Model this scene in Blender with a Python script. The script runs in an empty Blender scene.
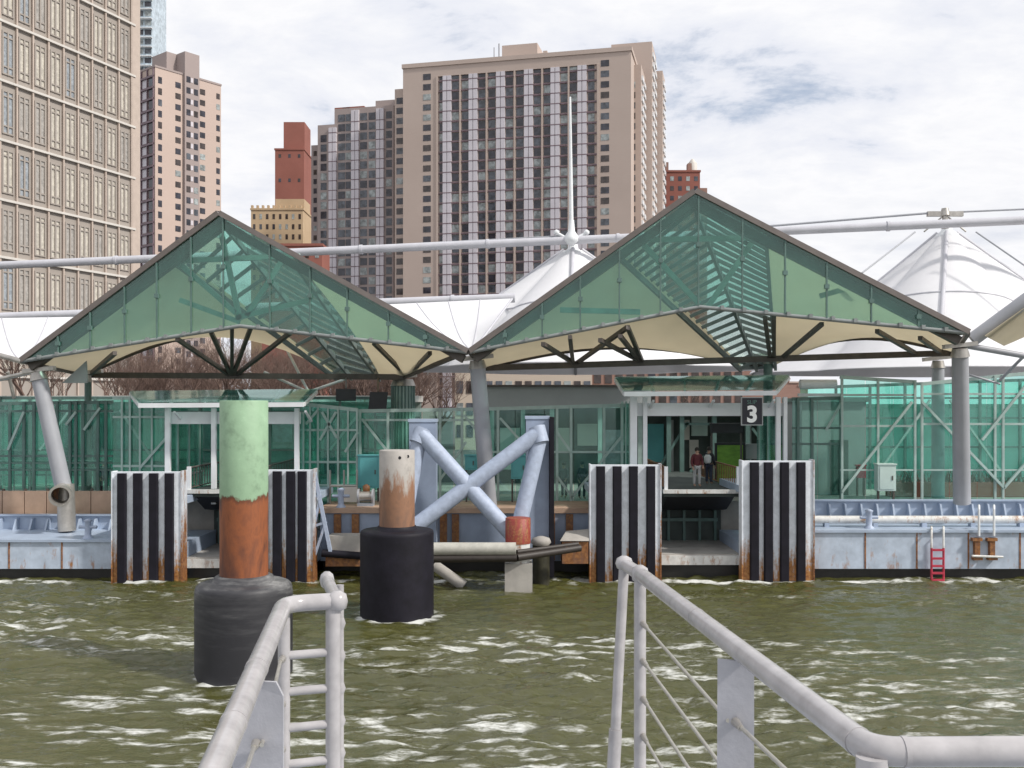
import bpy, math, random
import numpy as np
from mathutils import Vector as V, Matrix

random.seed(7); np.random.seed(7)
scene = bpy.context.scene
COL = scene.collection
F, HY, CZ = 1000.0, 405.0, 7.3           # focal length in pixels, horizon row, eye height above the water
def at(px, py, Y): return V(((px-512)/F*Y, Y, CZ-(py-HY)/F*Y))
def X_(px, Y): return (px-512)/F*Y
def Z_(py, Y): return CZ-(py-HY)/F*Y

# ------------------------------------------------------------------ materials
def new_mat(name):
    m = bpy.data.materials.new(name); m.use_nodes = True
    nt = m.node_tree; nt.nodes.clear()
    return m, nt, nt.nodes, nt.links
def c4(c): return (c[0], c[1], c[2], 1)
def noise(N, L, vec, scale, detail=4, rough=.55, dist=0.):
    n = N.new('ShaderNodeTexNoise'); n.inputs['Scale'].default_value = scale
    n.inputs['Detail'].default_value = detail; n.inputs['Roughness'].default_value = rough
    n.inputs['Distortion'].default_value = dist
    L.new(vec, n.inputs['Vector']); return n.outputs['Fac']
def ramp(N, L, fac, stops):
    r = N.new('ShaderNodeValToRGB'); e = r.color_ramp.elements
    while len(e) < len(stops): e.new(.5)
    for i, (p, c) in enumerate(stops): e[i].position = p; e[i].color = c4(c) if len(c) == 3 else c
    L.new(fac, r.inputs['Fac']); return r.outputs['Color']
def mathn(N, L, op, a, b, clamp=False):
    n = N.new('ShaderNodeMath'); n.operation = op; n.use_clamp = clamp
    for i, v in enumerate((a, b)):
        if isinstance(v, (int, float)): n.inputs[i].default_value = v
        else: L.new(v, n.inputs[i])
    return n.outputs[0]
def mixc(N, L, fac, a, b):
    n = N.new('ShaderNodeMix'); n.data_type = 'RGBA'
    if isinstance(fac, (int, float)): n.inputs[0].default_value = fac
    else: L.new(fac, n.inputs[0])
    for k, v in ((6, a), (7, b)):
        if isinstance(v, tuple): n.inputs[k].default_value = c4(v)
        else: L.new(v, n.inputs[k])
    return n.outputs[2]
def coords(N, L, scale=(1, 1, 1), kind='Object'):
    tc = N.new('ShaderNodeTexCoord'); mp = N.new('ShaderNodeMapping')
    mp.inputs['Scale'].default_value = scale
    L.new(tc.outputs[kind], mp.inputs['Vector']); return mp.outputs['Vector']
def finish(m, N, L, col, rough=.6, metal=0., bump=None, bstr=.3, bdist=.02, spec=.5):
    b = N.new('ShaderNodeBsdfPrincipled'); o = N.new('ShaderNodeOutputMaterial')
    if isinstance(col, tuple): b.inputs['Base Color'].default_value = c4(col)
    else: L.new(col, b.inputs['Base Color'])
    if isinstance(rough, (int, float)): b.inputs['Roughness'].default_value = rough
    else: L.new(rough, b.inputs['Roughness'])
    b.inputs['Metallic'].default_value = metal
    b.inputs['Specular IOR Level'].default_value = spec
    if bump is not None:
        bn = N.new('ShaderNodeBump'); bn.inputs['Strength'].default_value = bstr; bn.inputs['Distance'].default_value = bdist
        L.new(bump, bn.inputs['Height']); L.new(bn.outputs[0], b.inputs['Normal'])
    L.new(b.outputs[0], o.inputs[0]); return b
def paint(name, col, rough=.5, var=.22, scale=1.5, metal=0., stretch=1., bump=.15, spec=.5):
    m, nt, N, L = new_mat(name)
    v = coords(N, L, (1, 1, stretch))
    f = noise(N, L, v, scale, 6, .62)
    lo = tuple(c*(1-var) for c in col); hi = tuple(min(1, c*(1+var)) for c in col)
    c = ramp(N, L, f, [(.3, lo), (.7, hi)])
    f2 = noise(N, L, v, scale*7, 4, .6)
    finish(m, N, L, c, rough, metal, f2, bump, .02, spec); return m
def rusty(name, col, rust=(.16, .06, .02), amount=.5, scale=1.2, zlow=None, zhigh=None, zgain=.3, rough=.55, stretch=.22, rust2=(.33, .15, .05), bump=.25):
    """painted steel with rust runs; more of it low down between zlow and zhigh (world height)"""
    m, nt, N, L = new_mat(name)
    v = coords(N, L, (1, 1, stretch)); v2 = coords(N, L)
    n1 = noise(N, L, v, scale*2.2, 8, .68); n2 = noise(N, L, v2, scale*5, 5, .6)
    mask = mathn(N, L, 'ADD', mathn(N, L, 'MULTIPLY', n1, .75), mathn(N, L, 'MULTIPLY', n2, .25))
    if zlow is not None:
        g = N.new('ShaderNodeNewGeometry'); s = N.new('ShaderNodeSeparateXYZ'); L.new(g.outputs['Position'], s.inputs[0])
        mr = N.new('ShaderNodeMapRange'); mr.inputs[1].default_value = zlow; mr.inputs[2].default_value = zhigh
        mr.inputs[3].default_value = zgain; mr.inputs[4].default_value = 0
        L.new(s.outputs[2], mr.inputs[0]); mask = mathn(N, L, 'ADD', mask, mr.outputs[0])
    k = N.new('ShaderNodeMapRange'); k.inputs[1].default_value = 1-amount-.05; k.inputs[2].default_value = 1-amount+.07
    L.new(mask, k.inputs[0])
    n3 = noise(N, L, v2, scale*2.5, 5, .6)
    pc = ramp(N, L, n3, [(.3, tuple(c*.82 for c in col)), (.7, tuple(min(1, c*1.12) for c in col))])
    rc = ramp(N, L, n2, [(.35, rust), (.65, rust2)])
    c = mixc(N, L, k.outputs[0], pc, rc)
    finish(m, N, L, c, rough, 0, n2, bump, .02); return m
def glass(name, tint, gloss=.12, film=.12, filmcol=(.2, .45, .35), dirt=1.2):
    """tinted sheet glass: sees through, mirrors at grazing angles, a little dirty"""
    m, nt, N, L = new_mat(name)
    v = coords(N, L); d = noise(N, L, v, dirt, 5, .6)
    t = N.new('ShaderNodeBsdfTransparent'); tint = tuple(c**.5 for c in tint); L.new(ramp(N, L, d, [(.3, tuple(c*.95 for c in tint)), (.7, tint)]), t.inputs[0])
    g = N.new('ShaderNodeBsdfGlossy'); g.inputs['Roughness'].default_value = .04; g.inputs[0].default_value = (.85, .95, .92, 1)
    df = N.new('ShaderNodeBsdfDiffuse'); df.inputs[0].default_value = c4(filmcol)
    a = N.new('ShaderNodeMixShader'); L.new(mathn(N, L, 'MULTIPLY', d, film), a.inputs[0]); L.new(t.outputs[0], a.inputs[1]); L.new(df.outputs[0], a.inputs[2])
    fr = N.new('ShaderNodeFresnel'); fr.inputs[0].default_value = 1.5
    fac = mathn(N, L, 'ADD', mathn(N, L, 'MULTIPLY', fr.outputs[0], .5), max(0, gloss-.06), True)
    b = N.new('ShaderNodeMixShader'); L.new(fac, b.inputs[0]); L.new(a.outputs[0], b.inputs[1]); L.new(g.outputs[0], b.inputs[2])
    o = N.new('ShaderNodeOutputMaterial'); L.new(b.outputs[0], o.inputs[0]); return m
def brick(name, c1, c2, mortar, scale=1.0, rough=.85):
    m, nt, N, L = new_mat(name)
    v = coords(N, L); f = noise(N, L, v, .15*scale, 5, .6); f2 = noise(N, L, coords(N, L, (1, 1, 8)), 1.2*scale, 3, .7)
    c = ramp(N, L, f, [(.3, c1), (.7, c2)])
    c = mixc(N, L, mathn(N, L, 'MULTIPLY', f2, .35), c, mortar)
    finish(m, N, L, c, rough, 0, f2, .3, .05, .3); return m
def fabric(name, col, trans=.35):
    m, nt, N, L = new_mat(name)
    v = coords(N, L); f = noise(N, L, v, .5, 5, .6)
    c = ramp(N, L, f, [(.3, tuple(x*.93 for x in col)), (.7, col)])
    d = N.new('ShaderNodeBsdfDiffuse'); t = N.new('ShaderNodeBsdfTranslucent')
    L.new(c, d.inputs[0]); L.new(c, t.inputs[0])
    x = N.new('ShaderNodeMixShader'); x.inputs[0].default_value = trans
    L.new(d.outputs[0], x.inputs[1]); L.new(t.outputs[0], x.inputs[2])
    o = N.new('ShaderNodeOutputMaterial'); L.new(x.outputs[0], o.inputs[0]); return m

M = {}
M['blue_hull'] = rusty('blue grey hull paint', (.44, .51, .61), amount=.385, scale=.9, zlow=.3, zhigh=1.3, zgain=.06)
M['blue_paint'] = paint('blue grey steel paint', (.36, .43, .54), .45, .12, 1)
M['x_paint'] = rusty('pale lavender steel paint', (.37, .43, .55), amount=.30, scale=1.6, zlow=1.4, zhigh=3.6, zgain=.05, stretch=.5)
M['pylon_paint'] = paint('slate blue steel paint', (.28, .335, .44), .5, .14, 1)
M['fender_white'] = rusty('white fender steel', (.74, .78, .84), amount=.33, scale=1.5, zlow=.0, zhigh=2.3, zgain=.30, stretch=.14, rust=(.22, .075, .02), rust2=(.46, .22, .07))
M['fender_rust'] = rusty('rusty fender edge', (.6, .63, .68), amount=.44, scale=1.8, zlow=.1, zhigh=3.5, zgain=.3, stretch=.2, rust=(.12, .04, .02))
M['rubber'] = paint('black marine rubber', (.010, .009, .015), .6, .35, 2, spec=.25)
M['tar'] = paint('wet black hull bottom', (.012, .011, .010), .45, .4, 3)
M['weed'] = paint('weedy underwater wood', (.03, .028, .015), .6, .5, 4)
M['white_steel'] = paint('white painted steel', (.72, .74, .76), .4, .08, 1)
M['white_dirty'] = rusty('stained white paint', (.66, .66, .64), amount=.42, scale=1.5, stretch=.3)
M['rail_paint'] = rusty('worn white railing paint', (.41, .395, .40), rust=(.15, .09, .06), rust2=(.26, .2, .16), amount=.27, scale=5, stretch=.8, rough=.20, bump=.04)
M['rail_plate'] = paint('grey white railing plate', (.40, .40, .43), .45, .12, 6, bump=.08)
M['cable'] = paint('stainless cable', (.55, .53, .48), .35, .15, 20, metal=.7)
M['col_grey'] = paint('grey column paint', (.34, .35, .38), .42, .10, .7)
M['boom'] = paint('grey white boom paint', (.50, .50, .54), .4, .08, 1)
M['galv'] = paint('bare metal pipe', (.42, .40, .37), .38, .25, 2, metal=.6)
M['dark_steel'] = paint('dark bronze steel', (.085, .072, .063), .5, .25, 2)
M['rake'] = paint('bronze rake cladding', (.17, .145, .135), .5, .15, 2)
M['green_steel'] = paint('green grey window steel', (.10, .17, .155), .45, .2, 2)
M['pale_green_steel'] = paint('pale green painted steel', (.36, .47, .44), .45, .15, 2)
M['g_gable'] = glass('green gable glass', (.45, .79, .70), .10, .10, (.14, .40, .34))
M['g_wall'] = glass('green screen glass', (.55, .89, .81), .09, .10, (.22, .55, .46))
M['g_wall2'] = glass('teal inner glass', (.52, 1.0, .88), .08, .12, (.08, .50, .40))
M['g_canopy'] = glass('canopy glass', (.5, .74, .69), .12, .20, (.24, .5, .44))
M['g_sky'] = glass('pale skylight glass', (.80, .92, .88), .06, .10, (.5, .7, .62))
M['fab_white'] = fabric('white tent fabric', (.86, .86, .88), .25)
M['fab_beige'] = fabric('beige roof fabric', (.80, .745, .62), .6)
M['louvre'] = paint('louvre steel', (.23, .25, .25), .45, .2, 2)
M['tan_board'] = paint('tan hoarding board', (.42, .29, .21), .8, .25, .8)
M['deck_grey'] = paint('worn steel deck', (.30, .33, .37), .7, .25, 1)
M['concrete'] = paint('concrete', (.38, .36, .33), .85, .2, 1.2)
M['asphalt'] = paint('quay paving', (.10, .10, .10), .9, .3, .4)
M['rust'] = rusty('rusted steel', (.20, .10, .06), amount=.55, scale=1.5)
M['red_paint'] = rusty('red paint', (.27, .04, .03), amount=.47, scale=3)
M['red_ladder'] = paint('red ladder paint', (.42, .03, .06), .5, .2, 3)
M['black'] = paint('black plastic', (.012, .012, .016), .5, .3, 3)
M['sign_black'] = paint('black sign face', (.012, .012, .02), .45, .15, 3)
M['sign_white'] = paint('white sign lettering', (.85, .86, .85), .5, .03, 3)
M['sign_green'] = paint('green sign lettering', (.10, .20, .17), .5, .03, 3)
M['banner'] = paint('grass green board', (.20, .38, .05), .6, .35, 1.4, stretch=3)
M['teal_box'] = paint('teal cabinet', (.10, .36, .38), .5, .1, 1)
M['pale_box'] = paint('pale cabinet', (.50, .62, .58), .5, .08, 1)
M['fascia'] = paint('grey fascia panel', (.30, .32, .32), .6, .08, .5)
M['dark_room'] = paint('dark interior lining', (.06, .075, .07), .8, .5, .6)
M['bark'] = paint('bare winter bark', (.16, .105, .085), .9, .3, 3)
M['bark_pale'] = paint('pale winter bark', (.25, .18, .145), .9, .3, 3)
M['red_brick'] = brick('red brick', (.24, .085, .065), (.30, .11, .085), (.30, .16, .13))
M['brown_brick'] = brick('brown brick', (.26, .155, .125), (.33, .20, .16), (.36, .25, .22))
M['ochre'] = brick('ochre brick', (.46, .33, .20), (.56, .41, .26), (.5, .40, .29))
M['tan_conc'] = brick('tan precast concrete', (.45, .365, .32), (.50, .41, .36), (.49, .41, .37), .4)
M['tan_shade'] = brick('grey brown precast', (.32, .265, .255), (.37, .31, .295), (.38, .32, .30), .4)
M['pink_conc'] = brick('pink tan concrete', (.49, .385, .335), (.54, .43, .375), (.52, .43, .38), .4)
M['lav'] = paint('lavender white panel', (.58, .55, .59), .5, .06, .3)
M['spandrel'] = paint('dark plum spandrel', (.17, .115, .135), .5, .15, 1)
M['office_wall'] = brick('taupe stone cladding', (.32, .285, .255), (.355, .32, .288), (.34, .305, .275), .5)
M['office_line'] = paint('pale stone ledge', (.58, .55, .51), .6, .06, 1)
M['office_pier'] = paint('pale pink stone fin', (.47, .39, .335), .6, .08, 1)
M['cream_wall'] = brick('cream masonry', (.50, .42, .34), (.56, .47, .38), (.5, .42, .36), .5)
def wglass(name, col, rough=.12, var=.5, sc=.12):
    m, nt, N, L = new_mat(name); v = coords(N, L, kind='Object'); f = noise(N, L, v, sc*6, 3, .7)
    finish(m, N, L, ramp(N, L, f, [(.35, tuple(c*(1-var) for c in col)), (.65, tuple(min(1, c*(1+var)) for c in col))]), rough, 0, None, spec=.6); return m
M['wd'] = wglass('dark window glass', (.034, .034, .046)); M['wd2'] = wglass('slate window glass', (.08, .09, .108))
M['wd3'] = wglass('window with pale blind', (.28, .31, .31), .3); M['wd4'] = wglass('brown dark window', (.05, .038, .035))
M['wcream'] = wglass('cream curtain behind glass', (.52, .485, .42), .2, .2, .3); M['wcream2'] = wglass('grey curtain behind glass', (.36, .34, .315), .2, .25, .3)
M['wblue'] = wglass('bluish reflective glass', (.30, .33, .36), .12, .3, .3)
M['sky_glass'] = wglass('pale tower glass', (.42, .50, .56), .1, .3, .1)

# ------------------------------------------------------------------ mesh builder
class MB:
    def __init__(s): s.v = []; s.f = []; s.m = []; s.mi = 0; s.sm = []
    def add(s, vs, fs, smooth=False):
        o = len(s.v); s.v += [V(x) for x in vs]
        for f in fs: s.f.append([i+o for i in f]); s.m.append(s.mi); s.sm.append(smooth)
        return s
    def hexa(s, a):   # 8 corners: bottom 4 ccw then top 4
        return s.add(a, [(3, 2, 1, 0), (4, 5, 6, 7), (0, 1, 5, 4), (1, 2, 6, 5), (2, 3, 7, 6), (3, 0, 4, 7)])
    def box(s, x0, x1, y0, y1, z0, z1):
        return s.hexa([(x0, y0, z0), (x1, y0, z0), (x1, y1, z0), (x0, y1, z0), (x0, y0, z1), (x1, y0, z1), (x1, y1, z1), (x0, y1, z1)])
    def obox(s, O, u, w, u0, u1, w0, w1, z0, z1):   # oriented in plan: u, w unit vectors
        P = [O+u*a+w*b for a, b in ((u0, w0), (u1, w0), (u1, w1), (u0, w1))]
        return s.hexa([(p.x, p.y, z0) for p in P]+[(p.x, p.y, z1) for p in P])
    def beam(s, p, q, w, h=None, up=V((0, 0, 1))):
        p, q = V(p), V(q); h = h or w; d = (q-p).normalized()
        r = d.cross(up)
        if r.length < .01: r = d.cross(V((0, 1, 0)))
        r.normalize(); u = r.cross(d); r = r*w/2; u = u*h/2
        return s.hexa([p-r-u, p+r-u, p+r+u, p-r+u, q-r-u, q+r-u, q+r+u, q-r+u][0:8])
    def tube(s, p, q, r0, r1=None, n=14, caps=True):
        p, q = V(p), V(q); r1 = r0 if r1 is None else r1; d = (q-p).normalized()
        a = d.cross(V((0, 0, 1)))
        if a.length < .01: a = V((1, 0, 0))
        a.normalize(); b = a.cross(d)
        vs = []
        for c, r in ((p, r0), (q, r1)):
            for i in range(n):
                t = 2*math.pi*i/n; vs.append(c+a*math.cos(t)*r+b*math.sin(t)*r)
        s.add(vs, [(i, (i+1) % n, n+(i+1) % n, n+i) for i in range(n)], True)
        if caps: s.add(vs[:n], [tuple(range(n-1, -1, -1))]); s.add(vs[n:], [tuple(range(n))])
        return s
    def path(s, pts, r, n=14, bend=0, caps=True):    # swept round pipe, optionally with rounded bends
        P = [V(p) for p in pts]
        if bend:
            Q = [P[0]]
            for i in range(1, len(P)-1):
                a = (P[i-1]-P[i]); b = (P[i+1]-P[i]); l = min(bend, a.length*.45, b.length*.45)
                A = P[i]+a.normalized()*l; B = P[i]+b.normalized()*l
                for k in range(7):
                    t = k/6; Q.append(A*(1-t)**2+P[i]*2*t*(1-t)+B*t*t)
            Q.append(P[-1]); P = Q
        R = r if isinstance(r, (list, tuple)) else [r]*len(P)
        vs = []; a = None
        for i, p in enumerate(P):
            d = ((P[min(i+1, len(P)-1)]-p).normalized()+(p-P[max(i-1, 0)]).normalized()).normalized()
            if a is None:
                a = d.cross(V((0, 0, 1)))
                if a.length < .05: a = d.cross(V((0, 1, 0)))
            a = (a-d*a.dot(d)).normalized(); b = d.cross(a)
            for k in range(n):
                t = 2*math.pi*k/n; vs.append(p+a*math.cos(t)*R[i]+b*math.sin(t)*R[i])
        m = len(P)
        s.add(vs, [(i*n+k, i*n+(k+1) % n, (i+1)*n+(k+1) % n, (i+1)*n+k) for i in range(m-1) for k in range(n)], True)
        if caps: s.add(vs[:n], [tuple(range(n-1, -1, -1))]); s.add(vs[-n:], [tuple(range(n))])
        return s
    def lathe(s, c, prof, n=40, jit=0.):
        vs = []
        for r, z in prof:
            for i in range(n):
                t = 2*math.pi*i/n; rr = r*(1+jit*math.sin(3*t+z*2)); vs.append((c[0]+rr*math.cos(t), c[1]+rr*math.sin(t), c[2]+z))
        m = len(prof)
        s.add(vs, [(i*n+k, i*n+(k+1) % n, (i+1)*n+(k+1) % n, (i+1)*n+k) for i in range(m-1) for k in range(n)], True)
        s.add(vs[-n:], [tuple(range(n))]); s.add(vs[:n], [tuple(range(n-1, -1, -1))]); return s
    def slab(s, poly, off):      # planar polygon with a thickness vector
        off = V(off); n = len(poly); a = [V(p) for p in poly]; b = [p+off for p in a]
        s.add(a+b, [tuple(range(n-1, -1, -1)), tuple(range(n, 2*n))]+[(i, (i+1) % n, n+(i+1) % n, n+i) for i in range(n)]); return s
    def sheet(s, fn, nu, nv, th=(0, 0, .03)):   # curved sheet with thickness; fn(u,v)->point
        th = V(th); g = [V(fn(i/nu, j/nv)) for j in range(nv+1) for i in range(nu+1)]; k = len(g); w = nu+1
        s.add(g+[p+th for p in g], [(j*w+i, (j+1)*w+i, (j+1)*w+i+1, j*w+i+1) for j in range(nv) for i in range(nu)] +
              [(k+j*w+i, k+j*w+i+1, k+(j+1)*w+i+1, k+(j+1)*w+i) for j in range(nv) for i in range(nu)], True)
        e = [i for i in range(w)]+[j*w+nu for j in range(1, nv+1)]+[nv*w+i for i in range(nu-1, -1, -1)]+[j*w for j in range(nv-1, 0, -1)]
        s.add([g[i] for i in e]+[g[i]+th for i in e], [(i, (i+1) % len(e), len(e)+(i+1) % len(e), len(e)+i) for i in range(len(e))]); return s
    def build(s, name, mats, parent=None, loc=None):
        me = bpy.data.meshes.new(name)
        off = V((0, 0, 0))
        if parent is not None:
            p = parent
            while p is not None: off += p.location; p = p.parent
        elif loc is not None: off = V(loc)
        me.from_pydata([tuple(v-off) for v in s.v], [], s.f)
        if not isinstance(mats, (list, tuple)): mats = [mats]
        for m in mats: me.materials.append(m)
        me.polygons.foreach_set('material_index', s.m); me.polygons.foreach_set('use_smooth', s.sm)
        me.update()
        o = bpy.data.objects.new(name, me); COL.objects.link(o)
        if parent is not None: o.parent = parent
        elif loc is not None: o.location = off
        return o
def tag(o, label=None, cat=None, group=None, kind=None):
    if label: o['label'] = label
    if cat: o['category'] = cat
    if group: o['group'] = group
    if kind: o['kind'] = kind
    return o
def thing(name, loc, label, cat, group=None):
    o = bpy.data.objects.new(name, None); COL.objects.link(o); o.location = V(loc); o.empty_display_size = .2
    return tag(o, label, cat, group)
def copy_tree(o, parent=None):
    c = o.copy(); COL.objects.link(c); c.parent = parent
    for ch in list(o.children): copy_tree(ch, c)
    return c

# ------------------------------------------------------------------ camera, light, sky
cd = bpy.data.cameras.new('camera'); cam = bpy.data.objects.new('camera', cd); COL.objects.link(cam)
cam.location = (0, 0, CZ); cam.rotation_euler = (math.radians(90), 0, 0)
cd.sensor_width = 36; cd.lens = F/1024*36; cd.shift_y = (HY-384)/1024; cd.clip_end = 6000; cd.clip_start = .1
scene.camera = cam
SUN_AZ, SUN_EL = math.radians(115), math.radians(42)      # azimuth clockwise from +Y (straight ahead)
sd = bpy.data.lights.new('sun', 'SUN'); sun = bpy.data.objects.new('sun', sd); COL.objects.link(sun)
sd.energy = 3.0; sd.angle = math.radians(4); sd.color = (1, .95, .88)
dirv = V((math.sin(SUN_AZ)*math.cos(SUN_EL), math.cos(SUN_AZ)*math.cos(SUN_EL), math.sin(SUN_EL)))
sun.rotation_euler = dirv.to_track_quat('Z', 'Y').to_euler(); sun.location = (60, -20, 80)
w = bpy.data.worlds.new('World'); scene.world = w; w.use_nodes = True
nt = w.node_tree; N = nt.nodes; L = nt.links; N.clear()
sk = N.new('ShaderNodeTexSky'); sk.sky_type = 'NISHITA'; sk.sun_disc = False; sk.sun_elevation = SUN_EL; sk.sun_rotation = SUN_AZ
bg1 = N.new('ShaderNodeBackground'); bg1.inputs[1].default_value = .10; L.new(sk.outputs[0], bg1.inputs[0])
tc = N.new('ShaderNodeTexCoord'); sp = N.new('ShaderNodeSeparateXYZ'); L.new(tc.outputs['Generated'], sp.inputs[0])
zc = mathn(N, L, 'ADD', mathn(N, L, 'MAXIMUM', sp.outputs[2], 0.), .20)
cb = N.new('ShaderNodeCombineXYZ'); L.new(mathn(N, L, 'DIVIDE', sp.outputs[0], zc), cb.inputs[0]); L.new(mathn(N, L, 'DIVIDE', sp.outputs[1], zc), cb.inputs[1])
mp = N.new('ShaderNodeMapping'); mp.inputs['Scale'].default_value = (.8, 1, 1); mp.inputs['Location'].default_value = (3.3, 1.7, 0); L.new(cb.outputs[0], mp.inputs[0])
n1 = noise(N, L, mp.outputs[0], 1.3, 9, .58, .3); n2 = noise(N, L, mp.outputs[0], 3.6, 9, .62, .3)
cover = mathn(N, L, 'ADD', mathn(N, L, 'MULTIPLY', n1, .65), mathn(N, L, 'MULTIPLY', n2, .35))
ccol = ramp(N, L, cover, [(.34, (.70, .75, .86)), (.44, (.86, .88, .95)), (.52, (1.0, 1.0, 1.02)), (.58, (.92, .93, .97)), (.68, (.76, .79, .87))])
bg2 = N.new('ShaderNodeBackground'); bg2.inputs[1].default_value = .80; L.new(ccol, bg2.inputs[0])
msk = N.new('ShaderNodeMapRange'); msk.inputs[1].default_value = .37; msk.inputs[2].default_value = .44; msk.inputs[3].default_value = .40; msk.interpolation_type = 'SMOOTHSTEP'; L.new(cover, msk.inputs[0])
mx = N.new('ShaderNodeMixShader'); L.new(msk.outputs[0], mx.inputs[0]); L.new(bg1.outputs[0], mx.inputs[1]); L.new(bg2.outputs[0], mx.inputs[2])
wo = N.new('ShaderNodeOutputWorld'); L.new(mx.outputs[0], wo.inputs[0])
scene.view_settings.view_transform = 'Standard'; scene.view_settings.look = 'None'; scene.view_settings.exposure = .30; scene.view_settings.gamma = 1
scene.render.engine = 'CYCLES'
scene.cycles.transparent_max_bounces = 32; scene.cycles.max_bounces = 8

# ------------------------------------------------------------------ water
def wave_field(Np, Lp, lw, wind, rms, seed, sl=3.3, pw=2):
    rng = np.random.default_rng(seed)
    k = np.fft.fftfreq(Np, Lp/Np)*2*np.pi; kx, ky = np.meshgrid(k, k); kk = np.sqrt(kx**2+ky**2); kk[0, 0] = 1
    ca = (kx*wind[0]+ky*wind[1])/kk
    P = np.exp(-1/(kk*lw)**2)/kk**sl*(np.abs(ca)**pw*.93+.07)*np.exp(-(kk*.03)**2); P[0, 0] = 0
    h = np.fft.ifft2(np.sqrt(P)*(rng.normal(size=(Np, Np))+1j*rng.normal(size=(Np, Np)))).real
    return h/h.std()*rms
LP, NP_ = 52.0, 640
HS = wave_field(NP_, LP, .17, (.06, 1.), .046, 13, 3.5, 6)
H = wave_field(NP_, LP, .40, (.2, .98), .034, 3)
HW = wave_field(NP_, LP, .085, (.05, 1.), 1., 44, 3.0, 3); HV = wave_field(NP_, LP, .30, (.1, 1.), 1., 45, 3.0, 3)
def sample(Hm, Lp, x, y):
    n = Hm.shape[0]; fx = (x/Lp*n) % n; fy = (y/Lp*n) % n
    i = np.floor(fx).astype(int); j = np.floor(fy).astype(int); a = fx-i; b = fy-j; i1 = (i+1) % n; j1 = (j+1) % n; i %= n; j %= n
    return (Hm[j, i]*(1-a)+Hm[j, i1]*a)*(1-b)+(Hm[j1, i]*(1-a)+Hm[j1, i1]*a)*b
xs = np.concatenate([-np.geomspace(900, 27, 24)[:-1], np.linspace(-26, 26, 560), np.geomspace(27, 900, 24)[1:]])
ys = np.concatenate([-np.geomspace(900, 5, 18), np.linspace(0, 16, 40), np.linspace(16.2, 44, 360), np.linspace(44.5, 58.5, 20)])
gx, gy = np.meshgrid(xs, ys)
fade = np.clip((40-np.abs(gx))/14, 0, 1)*np.clip((gy+5)/10, 0, 1)
patch = .75+.35*np.sin(gx*.21+gy*.13+1)*np.sin(gy*.19-gx*.08)
gz = (sample(H, LP, gx, gy)+sample(HS, LP, gx*.6, gy))*fade*patch
rng = np.random.default_rng(5)
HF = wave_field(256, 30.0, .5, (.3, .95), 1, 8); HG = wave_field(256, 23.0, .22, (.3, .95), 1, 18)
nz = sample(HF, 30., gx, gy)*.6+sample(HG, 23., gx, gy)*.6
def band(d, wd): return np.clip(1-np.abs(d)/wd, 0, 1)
foam_glint = band(gy-41.4, 1.1)*(np.abs(gx) < 26)
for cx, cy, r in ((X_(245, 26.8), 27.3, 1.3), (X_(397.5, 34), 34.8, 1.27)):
    d = np.sqrt((gx-cx)**2+(gy-cy)**2)-r; foam_glint = np.maximum(foam_glint, band(d, .7)*1.1)
foam_glint = np.clip(foam_glint*1.0+nz*.33-.55, 0, 1)
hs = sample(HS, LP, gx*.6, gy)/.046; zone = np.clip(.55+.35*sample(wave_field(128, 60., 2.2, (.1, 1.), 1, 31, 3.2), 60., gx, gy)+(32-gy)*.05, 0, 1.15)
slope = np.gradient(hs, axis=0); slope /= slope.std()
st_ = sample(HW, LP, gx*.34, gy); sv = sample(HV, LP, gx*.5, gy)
sky_glint = np.clip((st_*.62+slope*.42+sv*.40+.12)*.40, 0, .64)*zone*(gy < 40.5)  # silvery sky reflections painted as streaks along the waves
foam_glint = np.clip(np.maximum(foam_glint*1.4, sky_glint), 0, 1)  # real foam and painted glints share one mask
ny_, nx_ = gx.shape
idx = np.arange(nx_*ny_).reshape(ny_, nx_)
quads = np.stack([idx[:-1, :-1], idx[:-1, 1:], idx[1:, 1:], idx[1:, :-1]], -1).reshape(-1, 4)
me = bpy.data.meshes.new('water'); me.vertices.add(gx.size); me.vertices.foreach_set('co', np.stack([gx, gy, gz], -1).astype(np.float32).ravel())
me.loops.add(quads.size); me.loops.foreach_set('vertex_index', quads.ravel().astype(np.int32))
me.polygons.add(len(quads)); me.polygons.foreach_set('loop_start', np.arange(0, quads.size, 4, dtype=np.int32)); me.polygons.foreach_set('loop_total', np.full(len(quads), 4, dtype=np.int32))
me.update(); me.polygons.foreach_set('use_smooth', np.ones(len(quads), dtype=bool))
at_ = me.attributes.new('foam_glint', 'FLOAT', 'POINT'); at_.data.foreach_set('value', foam_glint.astype(np.float32).ravel())
m, nt, N, L = new_mat('murky olive water')
v = coords(N, L, (1, 1, 1)); big = noise(N, L, v, .12, 4, .5)
base = ramp(N, L, big, [(.3, (.050, .051, .012)), (.7, (.074, .074, .021))])
fa = N.new('ShaderNodeAttribute'); fa.attribute_name = 'foam_glint'
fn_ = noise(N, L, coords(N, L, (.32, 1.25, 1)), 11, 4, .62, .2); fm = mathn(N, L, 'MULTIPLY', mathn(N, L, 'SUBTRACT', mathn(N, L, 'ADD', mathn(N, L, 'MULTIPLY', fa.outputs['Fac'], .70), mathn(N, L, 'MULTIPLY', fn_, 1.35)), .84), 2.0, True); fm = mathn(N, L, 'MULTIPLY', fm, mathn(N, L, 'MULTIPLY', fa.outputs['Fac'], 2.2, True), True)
col = mixc(N, L, fm, base, (.62, .63, .60))  # pale tone for foam and for painted sky glints
rg = mathn(N, L, 'ADD', mathn(N, L, 'MULTIPLY', fm, .5), .04)
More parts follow.
